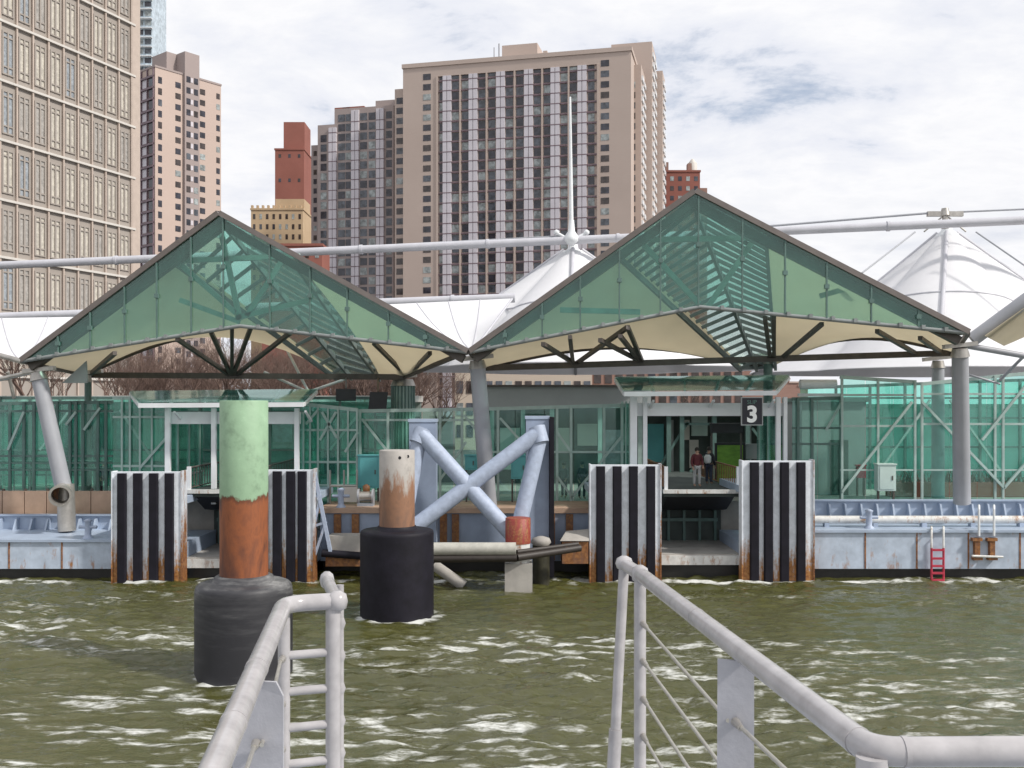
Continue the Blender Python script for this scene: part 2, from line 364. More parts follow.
bp = mathn(N, L, 'ADD', noise(N, L, coords(N, L, (1, 1.6, 1)), 3.2, 5, .6, .5), mathn(N, L, 'MULTIPLY', noise(N, L, coords(N, L, (1, 1.5, 1)), 9, 3, .6), .35))
b = finish(m, N, L, col, rg, 0, bp, .9, .045); b.inputs['IOR'].default_value = 1.6
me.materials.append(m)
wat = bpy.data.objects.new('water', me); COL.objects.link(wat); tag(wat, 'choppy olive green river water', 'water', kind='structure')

# ------------------------------------------------------------------ ground and quay
tag(MB().box(-2500, 2500, 58.2, 4500, -2, 2.6).build('ground', M['asphalt']), 'dark quay paving running inland behind the ferry landing', 'ground', kind='structure')
tag(MB().box(-40, 40, 46.9, 58.1, .3, 2.8).build('platform', M['concrete']), 'concrete platform floor behind the bulwarks', 'platform', kind='structure')
tag(MB().box(-4, 4, -6, 4.75, 5.15, 5.45).build('deck', M['deck_grey']), 'steel foredeck the white railings stand on', 'deck', kind='structure')

# ------------------------------------------------------------------ far buildings
def windows(root, items, limit=100):
    """items: (MB builder callable list) -> first `limit` as parts, the rest as one stuff part"""
    rest = MB(); used = 0; mats = [M['wd'], M['wd2'], M['wd3'], M['wd4'], M['wcream'], M['wcream2'], M['wblue'], M['lav'], M['sky_glass']]
    for it in items:
        if used < limit:
            b = MB(); it(b, 0); k = b.want; b.m = [0]*len(b.f); b.build('window', mats[k], root); used += 1
        else:
            o = len(rest.m); it(rest, 0); k = rest.want; rest.m[o:] = [k]*(len(rest.m)-o)
    if rest.f: tag(rest.build('window', mats, root), kind='stuff')
def winbox(O, u, n, uc, w, z, h, k, proud=.06):
    def f(b, _):
        b.obox(O, u, n, uc-w/2, uc+w/2, -.1, proud, z-h/2, z+h/2); b.want = k
    return f
def rk(*p):   # weighted random window kind
    return random.choices([0, 1, 2, 3], p)[0]

# --- main apartment slab
ang = math.radians(13); U = V((math.cos(ang), -math.sin(ang), 0)); W = V((math.sin(ang), math.cos(ang), 0)); NO = -W
O = V((-31.6, 290, 0)); TOP = 106.0
def u_of(px): p = (px-512)/1000; return (290*p+31.6)/(U.x-U.y*p)
apt = thing('apartment_tower', O+V((30, 12, 2.6)), 'broad tan apartment slab with lavender pier stripes and a tall white mast before it', 'apartment building', 'apartment towers on the skyline')
uL, uR = u_of(403), u_of(631)
b = MB(); b.obox(O, U, W, uL, uR, .5, 22, 2.6, TOP-1.2)
ua, ub = u_of(437), u_of(598)
b.obox(O, U, W, uL, ua, 0, .5, 2.6, TOP-1.2); b.obox(O, U, W, ub, uR, 0, .5, 2.6, TOP-1.2)
b.obox(O, U, W, ua, ub, 0, .5, TOP-4.2, TOP-1.2)
b.build('wall', M['tan_conc'], apt)
b = MB(); b.obox(O, U, W, uL-.3, uR+.3, -.3, 22.3, TOP-1.2, TOP); b.build('cornice', M['tan_conc'], apt)
b = MB(); b.obox(O, U, W, u_of(393), uL, 1.5, 18, 2.6, Z_(87, 290)); b.obox(O, U, W, uL+.01, uL+1.2, -.2, 10, TOP-1.2, TOP-1.19); b.build('side_wing', M['tan_conc'], apt)
# stepped right wing
for u1, v0, v1, yy, Yd in ((68, 8, 20, 65, 283), (70, 20, 34, 49, 300), (72, 34, 44, 76, 312)):
    zt = Z_(yy, Yd); b = MB(); b.obox(O, U, W, 58, u1, v0, v1, 2.6, zt); wg = b.build('side_wing', M['tan_conc'], apt)
    bb = MB()
    for i in range(32):
        z = zt-4-2.93*i
        if z > 20:
            bb.obox(O, U, W, u1, u1+.4, v0+1.2, v0+(v1-v0)*.45, z, z+1.3); bb.obox(O, U, W, u1, u1+.4, v0+(v1-v0)*.62, v1-.6, z, z+1.3)
    bb.build('balcony', M['white_steel'], wg)
# lavender piers
for px in (447, 473, 500.5, 528.5, 555, 582):
    b = MB(); uc = u_of(px); b.obox(O, U, W, uc-1.25, uc-.08, -.25, .5, 2.6, TOP-4.2); b.obox(O, U, W, uc+.08, uc+1.25, -.25, .5, 2.6, TOP-4.2)
    b.mi = 1
    for i in range(34): b.obox(O, U, W, uc-1.3, uc+1.3, -.29, .4, 100.4-2.93*i-.12, 100.4-2.93*i+.12)
    b.build('pier', [M['lav'], M['spandrel']], apt)
b = MB()
for px in (437, 598): uc = u_of(px); b.obox(O, U, W, uc-.3, uc+.3, -.2, .5, 2.6, TOP-4.2)
for px in (460, 486.5, 514.5, 542, 568.5): uc = u_of(px); b.obox(O, U, W, uc-.22, uc+.22, -.1, .5, 2.6, TOP-4.2)
b.build('mullion', M['tan_conc'], apt)
b = MB()
for i in range(34): b.obox(O, U, W, ua, ub, .1, .5, 100.4-2.93*i-.2, 100.4-2.93*i+.2)
b.build('spandrel', M['spandrel'], apt)
items = []
Of = O+W*.5
bays = [(441.5, 1.5), (455, 2.0), (465, 2.0), (481.5, 2.0), (491.5, 2.0), (509, 2.1), (519.5, 2.1), (537, 2.0), (547, 2.0), (564, 2.0), (573, 2.0), (591, 1.8)]
for i in range(31):
    z = 101.9-2.93*i
    for px in (427, 605): items.append(winbox(O, U, NO, u_of(px), 2.3, z, 1.75, rk(5, 2, 1, 3), .05))
    items.append(winbox(O+W*8, U, NO, 65.4, 2.0, z-4, 1.75, rk(5, 2, 1, 3), .05))
    if z < Z_(87, 290)-3: items.append(winbox(O+W*1.5, U, NO, u_of(398), 2.0, z, 1.8, rk(5, 2, 1, 3), .05))
    for px, ww in bays: items.append(winbox(Of, U, NO, u_of(px), ww, z, 2.15, rk(4, 4, 2.4, 0), .08))
windows(apt, items)
b = MB(); b.obox(O, U, W, u_of(497), u_of(533), 6, 16, TOP, Z_(40, 285)); b.obox(O, U, W, u_of(470), u_of(497), 6, 12, TOP, TOP+1.5)
b.build('penthouse', M['tan_conc'], apt)
b = MB(); p = O+U*u_of(489)+W*6; b.tube(p+V((0, 0, TOP)), p+V((0, 0, TOP+5)), .15, n=6); p = O+U*u_of(494)+W*6; b.tube(p+V((0, 0, TOP)), p+V((0, 0, TOP+6)), .2, n=6); b.build('antenna', M['col_grey'], apt)
b = MB(); b.obox(O, U, W, u_of(541), u_of(545), 3, 6, TOP, TOP+1.8); b.build('vent', M['tan_conc'], apt)

# --- stepped wing tower to its left
O2 = V((-59.7, 306, 0))
def u2(px): p = (px-512)/1000; return (306*p+59.7)/(U.x-U.y*p)
wing = thing('apartment_tower', O2+V((12, 8, 2.6)), 'narrower stepped apartment tower with dark window bands left of the broad tan slab', 'apartment building', 'apartment towers on the skyline')
b = MB()
b.obox(O2, U, W, u2(317), u2(334), .5, 14, 2.6, Z_(124, 305)); b.obox(O2, U, W, u2(334), u2(393), .5, 16, 2.6, Z_(107, 303)); b.obox(O2, U, W, u2(372), u2(393), 3, 16, Z_(107, 303), Z_(99, 303))
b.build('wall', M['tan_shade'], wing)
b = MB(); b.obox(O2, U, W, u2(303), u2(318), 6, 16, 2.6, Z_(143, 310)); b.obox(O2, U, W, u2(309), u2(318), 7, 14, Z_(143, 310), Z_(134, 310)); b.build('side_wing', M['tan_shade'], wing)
b = MB(); b.obox(O2, U, W, u2(328), u2(344), 5, 12, Z_(124, 305), Z_(103, 305)); b.obox(O2, U, W, u2(336), u2(358), 5, 12, Z_(107, 303), Z_(101, 303)); b.build('penthouse', M['red_brick'], wing)
for px, y in ((332.5, 126), (355, 110), (380, 110)):
    b = MB(); uc = u2(px); zt = Z_(y, 303); b.obox(O2, U, W, uc-1.2, uc-.08, -.25, .5, 2.6, zt); b.obox(O2, U, W, uc+.08, uc+1.2, -.25, .5, 2.6, zt); b.mi = 1
    for i in range(34):
        z = 93.2-2.93*i
        if z < zt: b.obox(O2, U, W, uc-1.25, uc+1.25, -.29, .4, z-.12, z+.12)
    b.build('pier', [M['lav'], M['spandrel']], wing)
items = []
for i in range(30):
    z = 94.7-2.93*i
    for px, ww in ((323, 1.9), (341, 2.2), (348, 1.9), (363, 2.2), (371.5, 2.1), (388.5, 1.8)):
        if px > 334 or z < Z_(124, 305)-2: items.append(winbox(O2+W*.5, U, NO, u2(px), ww, z, 2.15, rk(4, 4, 2.4, 0), .08))
    if z < Z_(143, 310)-2:
        for px in (307, 313): items.append(winbox(O2+W*6, U, NO, u2(px), 1.1, z, 1.6, rk(5, 2, 1, 3), .05))
windows(wing, items)

# --- pink tower at the left
th = math.radians(39); U3 = V((math.sin(th), math.cos(th), 0)); W3 = V((-math.cos(th), math.sin(th), 0)); O3 = V((-92.8, 260, 0)); N3 = -W3
def u3(px): p = (px-512)/1000; return (p*O3.y-O3.x)/(U3.x-p*U3.y)
pink = thing('apartment_tower', O3+V((0, 10, 2.6)), 'pinkish tan tower with a dark glazed flank right of the taupe office block', 'apartment building', 'apartment towers on the skyline')
TP = Z_(65, 260)
b = MB(); b.obox(O3, U3, W3, 0, u3(221), 0, 9.5, 2.6, TP-.5); b.build('wall', M['pink_conc'], pink)
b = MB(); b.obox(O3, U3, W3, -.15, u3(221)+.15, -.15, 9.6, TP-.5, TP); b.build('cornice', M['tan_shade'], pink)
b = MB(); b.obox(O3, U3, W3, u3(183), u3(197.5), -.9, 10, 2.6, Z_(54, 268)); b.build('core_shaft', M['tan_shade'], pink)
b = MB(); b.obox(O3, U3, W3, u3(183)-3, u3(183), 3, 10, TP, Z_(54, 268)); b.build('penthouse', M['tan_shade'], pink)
b = MB()
for i in range(32): b.obox(O3, -U3, W3, .02, .5, .3, 9.2, TP-3-2.93*i, TP-2.5-2.93*i)
for k in range(4): b.obox(O3, -U3, W3, .02, .4, .3+2.9*k, .6+2.9*k, 2.6, TP-.5)
b.build('spandrel', M['spandrel'], pink)
items = []
for i in range(31):
    z = TP-3.6-2.93*i
    items += [winbox(O3, U3, N3, u3(160), 1.1, z, 1.7, rk(5, 2, 1, 2)), winbox(O3, U3, N3, u3(178), 1.6, z, 1.5, rk(5, 2, 1, 2)),
              winbox(O3+W3*-.9, U3, N3, u3(186.5), 1.2, z+2, 1.6, rk(5, 2, 1, 2)), winbox(O3+W3*-.9, U3, N3, u3(190), .7, z+2, 1.2, 7), winbox(O3+W3*-.9, U3, N3, u3(194), 1.2, z+2, 1.6, rk(5, 2, 1, 2)),
              winbox(O3, U3, N3, u3(202.5), 1.6, z, 1.5, rk(5, 2, 1, 2)), winbox(O3, U3, N3, u3(218), 1.1, z, 1.5, rk(5, 2, 1, 2))]
    items += [winbox(O3, W3, -U3, 1.7, 2.4, z-.4, 2.3, rk(6, 2, 1, 0), .1), winbox(O3, W3, -U3, 4.7, 2.4, z-.4, 2.3, 7, .1), winbox(O3, W3, -U3, 7.5, 2.2, z-.4, 2.3, 7, .1)]
windows(pink, items)

# --- office block at far left
th = math.radians(22); UO = V((-math.sin(th), -math.cos(th), 0)); NOF = V((math.cos(th), -math.sin(th), 0)); OO = V((-59.8, 160, 0))
off = thing('office_block', OO+V((-10, -5, 2.6)), 'tall taupe office block with a grid of cream windows at the left edge', 'office building')
lines = [91.9, 83.8, 75.7, 67.6, 59.5, 51.4, 43.3, 35.2, 27.4, 19.3, 11.2]
b = MB(); b.obox(OO, UO, NOF, 0, 48, -22, 0, 2.6, 96); b.build('wall', M['office_wall'], off)
b = MB()
for z in lines: b.obox(OO, UO, NOF, 1.0, 48.1, -.1, .45, z-.16, z+.16)
b.build('ledge', M['office_line'], off)
b = MB(); b.obox(OO, UO, NOF, -.1, 1.55, -.3, .3, 2.6, 96.2); b.build('corner_pier', M['office_pier'], off)
BAY = 2.72
for k in range(17):
    b = MB(); u = 1.75+BAY*k; b.obox(OO, UO, NOF, u-.13, u+.13, -.1, .34, 2.6, 95.9); b.build('fin', M['office_pier'], off)
cnt = 0
order = sorted([(k, j) for k in range(15) for j in range(len(lines)-1)], key=lambda a: (not(a[0] < 11 and 1 < a[1]), a[0]))
rest = MB(); restp = MB()
for k, j in order:
    u = 1.75+BAY*(k+.5); z1 = lines[j]-1.15; z0 = lines[j+1]+1.0; h = z1-z0
    fr = MB() if cnt < 100 else rest
    w2 = .98
    for a in (-w2, -.12, w2-.24): fr.obox(OO, UO, NOF, u+a, u+a+.24, -.05, .2, z0, z1)
    for zz in (z0, z0+h*.17, z1-h*.15, z1-.2): fr.obox(OO, UO, NOF, u-w2+.24, u-.12, -.05, .16, zz, zz+.2); fr.obox(OO, UO, NOF, u+.12, u+w2-.24, -.05, .16, zz, zz+.2)
    pn = MB() if cnt < 100 else restp
    pn.obox(OO, UO, NOF, u-w2+.2, u+w2-.2, -.1, .03, z0+.1, z1-.1)
    if cnt < 100:
        f = fr.build('window', M['office_wall'], off)
        kind = random.choices(['wcream', 'wcream2', 'wblue'], [6, 3, 1 if j != 4 else 6])[0]
        pn.build('pane', M[kind], f)
    cnt += 1
f = tag(rest.build('window', M['office_wall'], off), kind='stuff'); restp.build('pane', M['wcream'], f)

def block(name, label, cat, px0, px1, ytop, Y, depth, mat, cols, rows, ww, wh, group=None, extras=(), kinds=(5, 2, 1, 3), z0=2.6, rowgap=3.2, firstdrop=2.2):
    x0, x1 = X_(px0, Y), X_(px1, Y); zt = Z_(ytop, Y)
    r = thing(name, ((x0+x1)/2, Y+depth/2, z0), label, cat, group)
    b = MB(); b.box(x0, x1, Y, Y+depth, z0, zt)
    b.build('wall', mat, r)
    b = MB(); b.box(x0-.25, x1+.25, Y-.25, Y+depth+.25, zt, zt+.6); b.build('parapet', mat, r)
    items = []
    for j in range(rows):
        for i in range(cols):
            items.append(winbox(V((x0, Y, 0)), V((1, 0, 0)), V((0, -1, 0)), (i+.5)*(x1-x0)/cols, ww, zt-firstdrop-j*rowgap, wh, rk(*kinds)))
    windows(r, items)
    for nm, e, mm in extras: e(r, x0, x1, zt).build(nm, mm, r)
    return r
gt = block('glass_tower', 'slim pale glass tower partly hidden behind the taupe office block', 'tower block', 128, 152, -40, 340, 14, M['sky_glass'], 3, 30, 2.2, 1.7, kinds=(1, 3, 4, 0), extras=[('balcony', lambda r, a, c, z: [m_ for m_ in [MB()] if [m_.box(a+.3, c+.2, 338.6, 340, z-4.3-3.2*i, z-4.05-3.2*i) for i in range(32)]][0], M['white_steel'])])
block('brick_tower', 'plain red brown brick tower rising behind the ochre building', 'tower block', 275, 304, 150, 370, 14, M['red_brick'], 3, 3, .9, 1.3, kinds=(1, 0, 0, 3), rowgap=9,
      extras=[('upper_shaft', lambda r, a, c, z: MB().box(X_(283, 370), X_(304, 370), 371, 382, z, Z_(122, 371)), M['red_brick'])])
block('ochre_building', 'stepped ochre brick building below the red brown brick tower', 'building', 251, 303, 210, 335, 14, M['ochre'], 8, 8, .8, 1.7, rowgap=3.4, kinds=(1, 1, 1, 6),
      extras=[('upper_storey', lambda r, a, c, z: MB().box(X_(274, 335), X_(303, 335), 337, 347, z, Z_(199, 337)), M['ochre']), ('parapet_post', lambda r, a, c, z: [m_ for m_ in [MB()] if [m_.box(a+1.8*i, a+1.8*i+.7, 334.9, 336, z+.6, z+1.6) for i in range(10)]][0], M['ochre'])])
block('brick_rowhouse', 'low pinkish brick house in front of the ochre building', 'house', 262, 322, 246, 240, 10, M['red_brick'], 6, 4, .9, 1.4, kinds=(1, 1, 2, 3))
block('red_building', 'red brick building with a pale water tank peeking over the right gable', 'building', 660, 700, 172, 330, 12, M['red_brick'], 5, 10, 1.2, 1.5, kinds=(3, 1, 1, 1),
      extras=[('bulkhead', lambda r, a, c, z: MB().box(X_(692, 330), X_(709, 330), 333, 341, 2.6, Z_(186, 330)), M['brown_brick']),
              ('water_tank', lambda r, a, c, z: MB().lathe((X_(693, 336), 337, Z_(178, 336)), [(1.6, 0), (1.6, 5), (.3, 6.6)], 16).box(X_(687, 336), X_(699, 336), 335.5, 338.5, z, Z_(178, 336)), M['office_line']),
              ('chimney', lambda r, a, c, z: MB().box(X_(666, 330), X_(669, 330), 331, 333, z, z+3.5).box(X_(688, 330), X_(692, 330), 330.5, 333, z, z+3), M['brown_brick'])])
block('low_building', 'low tan building with a row of windows seen under the right gable', 'building', 455, 592, 352, 105, 10, M['cream_wall'], 14, 4, .7, 1.3, kinds=(1, 1, 1, 5), group='low buildings behind the terminal', rowgap=2.3, firstdrop=1.4)
block('low_building', 'low reddish brown building behind the canopy of the numbered gate', 'building', 592, 744, 366, 112, 10, M['brown_brick'], 14, 3, .8, 1.3, kinds=(2, 1, 0, 5), group='low buildings behind the terminal', rowgap=2.4, firstdrop=1.3)
r = thing('stepped_building', (28, 123, 2.6), 'reddish brown building whose roof steps down towards the right glass screen', 'building')
b = MB()
for i in range(7): b.box(X_(744, 115)+i*1.05, X_(744, 115)+(i+1)*1.05, 115, 127, 2.6, Z_(366+i*3.4, 115))
b.build('wall', M['brown_brick'], r); 
b = MB()
for i in range(7): b.box(X_(744, 115)+i*1.05-.08, X_(744, 115)+(i+1)*1.05+.08, 114.9, 127.1, Z_(366+i*3.4, 115)+.003, Z_(366+i*3.4, 115)+.18)
b.build('coping', M['pink_conc'], r)

# ------------------------------------------------------------------ bare trees
def bare_tree(h, seed, spread=.62, twig=5):
    rnd = random.Random(seed); trunk = MB(); crown = MB()
    def seg(mb, p, q, r0, r1, n=4): mb.tube(p, q, r0, r1, n, False)
    def grow(p, d, l, r, lev):
        steps = 3 if lev < 3 else 2; q = p
        for s in range(steps):
            d = (d+V((rnd.uniform(-.2, .2), rnd.uniform(-.2, .2), rnd.uniform(-.02, .14)))).normalized()
            e = q+d*l/steps; r2 = r*(.86 if lev else .88); seg(trunk if lev == 0 else crown, q, e, r, r2, 6 if lev < 2 else 3)
            q = e; r = r2
            if lev > 0 and lev < twig and rnd.random() < .75:
                a = rnd.uniform(0, 6.283); s_ = V((math.cos(a), math.sin(a), rnd.uniform(.1, .7))).normalized()
                grow(q, (d*.6+s_*spread).normalized(), l*rnd.uniform(.5, .75), r*.6, lev+1)
        if lev < twig:
            for k in range(3 if lev < 2 else 2):
                a = rnd.uniform(0, 6.283); s_ = V((math.cos(a), math.sin(a), rnd.uniform(.0, .6))).normalized()
                grow(q, (d*.75+s_*spread).normalized(), l*rnd.uniform(.6, .85), r*.72, lev+1)
    grow(V((0, 0, 0)), V((0, 0, 1)), h*.26, h*.018, 0)
    return trunk, crown
protos = []
for i, (h, sd_) in enumerate(((11, 1), (11, 2), (12, 5))):
    t, c = bare_tree(h, sd_)
    protos.append((t, c))
made = {}
def plant(px, Y, k, sc, label, group, mat='bark'):
    if k not in made:
        r = thing('bare_tree', (0, 0, 0), label, 'tree', group)
        protos[k][0].build('trunk', M[mat], r); protos[k][1].build('crown', M[mat], r); made[k] = r; c = r
    else: c = copy_tree(made[k]); c['label'] = label; c['group'] = group
    c.location = (X_(px, Y), Y, 2.6); c.rotation_euler = (0, 0, random.uniform(0, 6.28)); c.scale = (sc, sc, sc*random.uniform(.92, 1.08)); return c
GT = 'bare trees behind the terminal'
plant(22, 92, 0, 1.55, 'tallest bare tree, standing before the taupe office block at the left edge', GT)
plant(66, 96, 1, 1.30, 'bare twiggy tree before the middle of the taupe office block', GT)
plant(108, 94, 2, 1.2, 'bare twiggy tree before the right end of the taupe office block', GT)
LB = 'bare brown winter tree in the thicket seen below the left glass gable'
for i in range(26):
    plant(128+i*12+random.uniform(-5, 5), random.uniform(76, 92), i % 3, random.uniform(1.0, 1.2), LB, GT)
for i in range(22):
    plant(136+i*13+random.uniform(-5, 5), random.uniform(96, 112), (i+1) % 3, random.uniform(1.15, 1.4), LB, GT)
plant(500, 92, 1, .75, 'small bare tree before the low tan building under the right gable', GT)
plant(690, 96, 2, .8, 'small bare tree before the low reddish brown building', GT)

# ------------------------------------------------------------------ barges
def hull(label, x0, x1, zt, bulw, side):
    r = thing('pontoon', ((x0+x1)/2, 44.5, 0), label, 'pontoon')
    MB().box(x0, x1, 42, 46.7, .42, zt-.1).build('hull', M['blue_hull'], r)
    MB().box(x0+.05, x1-.05, 42.2, 46.6, -1.2, .42).build('hull_bottom', M['tar'], r)
    b = MB().box(x0, x1, 41.9, 46.75, zt-.1, zt); b.build('deck_edge', M['blue_paint'], r)
    b = MB(); 
    n = int((x1-x0)/2.1)
    for i in range(1, n): x = x0+(x1-x0)*i/n; MB().box(x-.03, x+.03, 41.975, 42, .43, zt-.11).build('weld_seam', M['fender_rust'], r)
    b = MB().box(x0, x1, 45.6, 45.75, zt, bulw)
    x = x0+.3
    while x < x1-.2:
        b.slab([(x-.04, 45.6, zt), (x-.04, 45.1, zt), (x-.04, 45.35, bulw-.12), (x-.04, 45.6, bulw-.1)], (.08, 0, 0)); x += .72
    b.box(x0, x1, 45.45, 45.8, bulw, bulw+.07)
    b.build('bulwark', M['blue_paint'], r)
    return r
xl1 = X_(113, 41.8); xr0 = X_(815, 41.8)
hull('blue grey pontoon with rust streaks under the leaning column at left', -30, xl1, 1.65, 2.25, -1)
hull('long blue grey pontoon carrying the red ladder at right', xr0, 30, 2.05, 2.92, 1)
r = thing('deck_pipe', ((xr0+30)/2, 43.4, 2.05), 'long white pipe lying on the right pontoon deck', 'pipe')
b = MB().tube((xr0+.2, 43.2, 2.35), (29.8, 43.2, 2.35), .17); b.build('pipe', M['white_dirty'], r)
b = MB()
for i in range(8): b.box(xr0+.8+2.1*i, xr0+1.0+2.1*i, 43.05, 43.35, 2.05, 2.22)
b.build('support', M['blue_paint'], r)
def slip_float(label, px0, px1, zt, zb):
    x0, x1 = X_(px0, 42), X_(px1, 42)
    r = thing('slip_float', ((x0+x1)/2, 44, 0), label, 'float')
    MB().box(x0, x1, 42.3, 46.8, zt-.06, zt).build('deck_plate', M['concrete'], r)
    MB().box(x0, x1, 42.2, 46.7, zb, zt-.06).build('hull', M['white_dirty'], r)
    MB().box(x0+.05, x1-.05, 42.35, 46.7, -1, zb).build('hull_bottom', M['tar'], r)
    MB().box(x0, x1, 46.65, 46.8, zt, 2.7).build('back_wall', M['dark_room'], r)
    b = MB()
    for i in range(5): x = x0+.3+(x1-x0-.6)*i/4; b.box(x-.06, x+.06, 46.45, 46.65, zt, 2.7)
    b.box(x0+.2, x1-.2, 46.4, 46.6, 1.9, 2.05)
    b.build('frame', M['green_steel'], r); return r
slip_float('low float with a pale rusty edge inside the numbered slip', 661, 744, 1.0, .55)
slip_float('low blue float in the left slip beside the green topped pile', 181, 268, .85, .42)

# fenders
def fender(label, px0, px1, y0, y1, strips, brace=0):
    Y = 41.3; x0, x1 = X_(px0, Y), X_(px1, Y); zt, zb = Z_(y0, Y), Z_(y1, Y)-.25
    r = thing('dock_fender', ((x0+x1)/2, Y+.4, 0), label, 'fender', 'striped fenders flanking the slips')
    MB().box(x0, x1, Y, Y+.35, zb, zt).build('panel', M['fender_white'], r)
    for a, c in strips:
        xa, xc = X_(a, Y), X_(c, Y); wv = (xc-xa)/2; xm = (xa+xc)/2
        b = MB(); pr = [(-wv, 0), (-wv, -.12), (-wv*.8, -.17), (wv*.8, -.17), (wv, -.12), (wv, 0)]
        b.slab([(xm+p[0], Y+p[1], zb-.1) for p in pr], (0, 0, zt-zb+.05)); b.build('rubber_strip', M['rubber'], r)
    b = MB()
    MB().box(x0-.06, x0, Y-.05, Y+.5, zb, zt+.03).build('edge_bar', M['fender_white'], r); MB().box(x1, x1+.06, Y-.05, Y+.6, zb, zt+.05).build('edge_bar', M['fender_rust'], r)
    b = MB()
    for x in (x0+.3, x1-.3): b.box(x-.2, x+.2, Y+.35, Y+.9, -1.5, zt-.3)
    b.box(x0+.1, x1-.1, Y+.9, 46.5, .6, 1.5); b.box(x0+.1, x1-.1, Y+.9, 46.5, zt-1.4, zt-1.1)
    b.build('back_frame', M['blue_paint'], r)
    if brace:
        b = MB(); xb = x1+.12
        P = lambda px, py: at(px, py, Y+.35)
        b.beam(P(brace, y0), P(brace+17, y1-26), .14); b.beam(P(brace, y0+26), P(brace+6, y0+26), .1); b.beam(P(brace, y0+56), P(brace+12, y0+52), .1)
        b.beam(P(brace+1, y0+52), P(brace+7, y0+25), .1); b.beam(P(brace+1, y0+85), P(brace+12, y0+52), .1); b.build('brace', M['x_paint'], r)
    return r
def st(*c): return [(x-4.4, x+4.4) for x in c]
fender('leftmost striped fender, beside the left pontoon', 113, 181, 472, 580, st(122.5, 138.3, 154.2, 169.8))
fender('striped fender half hidden behind the green topped pile', 247, 313, 470, 580, st(255, 264, 277.5, 291, 302.5), brace=314)
fender('striped fender left of the numbered slip', 591, 660, 465, 577, st(600.5, 617, 633.2, 650.5))
fender('striped fender right of the numbered slip, under the numeral sign', 743, 813, 461, 575, st(754, 768, 784, 800.5))

# ramps
def ramp_(label, px0, px1, yl, Yf, rails):
    x0, x1 = X_(px0, Yf), X_(px1, Yf); z = Z_(yl, Yf)
    r = thing('boarding_ramp', ((x0+x1)/2, Yf+4, z), label, 'ramp', 'boarding ramps in the slips')
    MB().box(x0, x1, Yf, 56, z-.25, z).build('ramp_deck', M['dark_room'], r)
    MB().box(x0-.05, x1+.05, Yf-.12, Yf+.1, z-.1, z+.06).build('lip', M['white_dirty'], r)
    b = MB().slab([(x0+.2, Yf+.3, z-.26), (x0+.2, Yf+3.5, z-.26), (x0+.2, Yf+3.5, z-1.2), (x0+.2, Yf+2, z-1.0)], (x1-x0-.4, 0, 0)); b.build('girder', M['black'], r)
    for sx, x in ((1, x0+.1), (-1, x1-.1)):
        rl = MB().beam((x, Yf+.1, z), (x, Yf+.1, z+1.05), .15).build('rail_post', M['white_steel'], r)
        b = MB().tube((x, Yf+.2, z+1.0), (x+.15*sx, 52, z+1.0), .04); b.tube((x, Yf+.2, z+.12), (x+.15*sx, 52, z+.12), .03)
        for i in range(24): y = Yf+.4+i*.36; b.tube((x+.15*sx*i/24, y, z+.1), (x+.15*sx*i/24, y, z+1.0), .02, n=6)
        b.build('side_rail', M['rust'] if rails else M['dark_steel'], r)
    return r
ramp_('dark boarding ramp with a white lip in the numbered slip', 664, 741, 491, 43.2, 1)
ramp_('boarding ramp with dark side rails in the left slip', 186, 264, 491, 43.2, 0)

# ------------------------------------------------------------------ gate portals
def portal(label, px0, px1, yb, ytop, Y, posts, lint, Zbase):
    """canopy front bar from px0 to px1 at row yb; glass rises to row ytop behind"""
    A, B = at(px0, yb, Y), at(px1, yb-1, Y); A2, B2 = at(px0-9, ytop, Y+3.4), at(px1+13, ytop-2, Y+3.4)
    r = thing('gate_portal', ((A.x+B.x)/2, Y+1.5, Zbase), label, 'gate', 'glass roofed gates over the slips')
    MB().beam(A, B, .2, .2).build('front_bar', M['white_steel'], r)
    b = MB(); n = 5
    for i in range(n+1): t = i/n; b.beam(A.lerp(B, t), A2.lerp(B2, t), .09, .14)
    for i in (1, 3, 5): b.beam(A.lerp(B, i/n)+V((0, .3, -.3)), A.lerp(B, i/n)+V((0, 1.6, -.75)), .09)
    b.build('rafter', M['white_steel'], r)
    MB().slab([A+V((0, 0, .13)), B+V((0, 0, .13)), B2+V((0, 0, .13)), A2+V((0, 0, .13))], (0, 0, .025)).build('canopy_glass', M['g_canopy'], r)
    MB().beam(A2, B2, .12, .2).build('back_bar', M['pale_green_steel'], r)
    for px, ww in posts:
        x = X_(px, Y+1); MB().box(x-ww/2, x+ww/2, Y+.9, Y+1.1, Zbase, A.z-.12).build('post', M['white_steel'], r)
    l0, l1 = X_(posts[0][0], Y+1), X_(posts[-1][0], Y+1)
    MB().box(l0-.1, l1+.1, Y+1.15, Y+1.35, Z_(lint[1], Y+1), Z_(lint[0], Y+1)).build('lintel', M['white_steel'], r)
    for sx in (l0, l1):
        g = MB().box(sx-.012, sx+.012, Y+1.4, Y+6, Zbase, A.z-.4).build('side_glass', M['g_wall'], r)
        bb = MB()
        for i in range(3): bb.box(sx-.05, sx+.05, Y+2.2+i*1.6, Y+2.3+i*1.6, Zbase, A.z-.3)
        bb.box(sx-.05, sx+.05, Y+1.4, Y+6, Zbase+1.1, Zbase+1.2); bb.build('side_mullion', M['pale_green_steel'], r)
    return r
portal('white framed gate with a glass canopy behind the green topped pile', 139, 304, 405.5, 394, 43.4, ((168, .22), (214, .2), (297, .2)), (412, 424), 2.9)
portal('white framed gate with a glass canopy and the numeral sign', 624, 776, 394, 380, 43.0, ((633.5, .3), (645, .18), (778, .2), (785, .16)), (403, 416), 2.9)

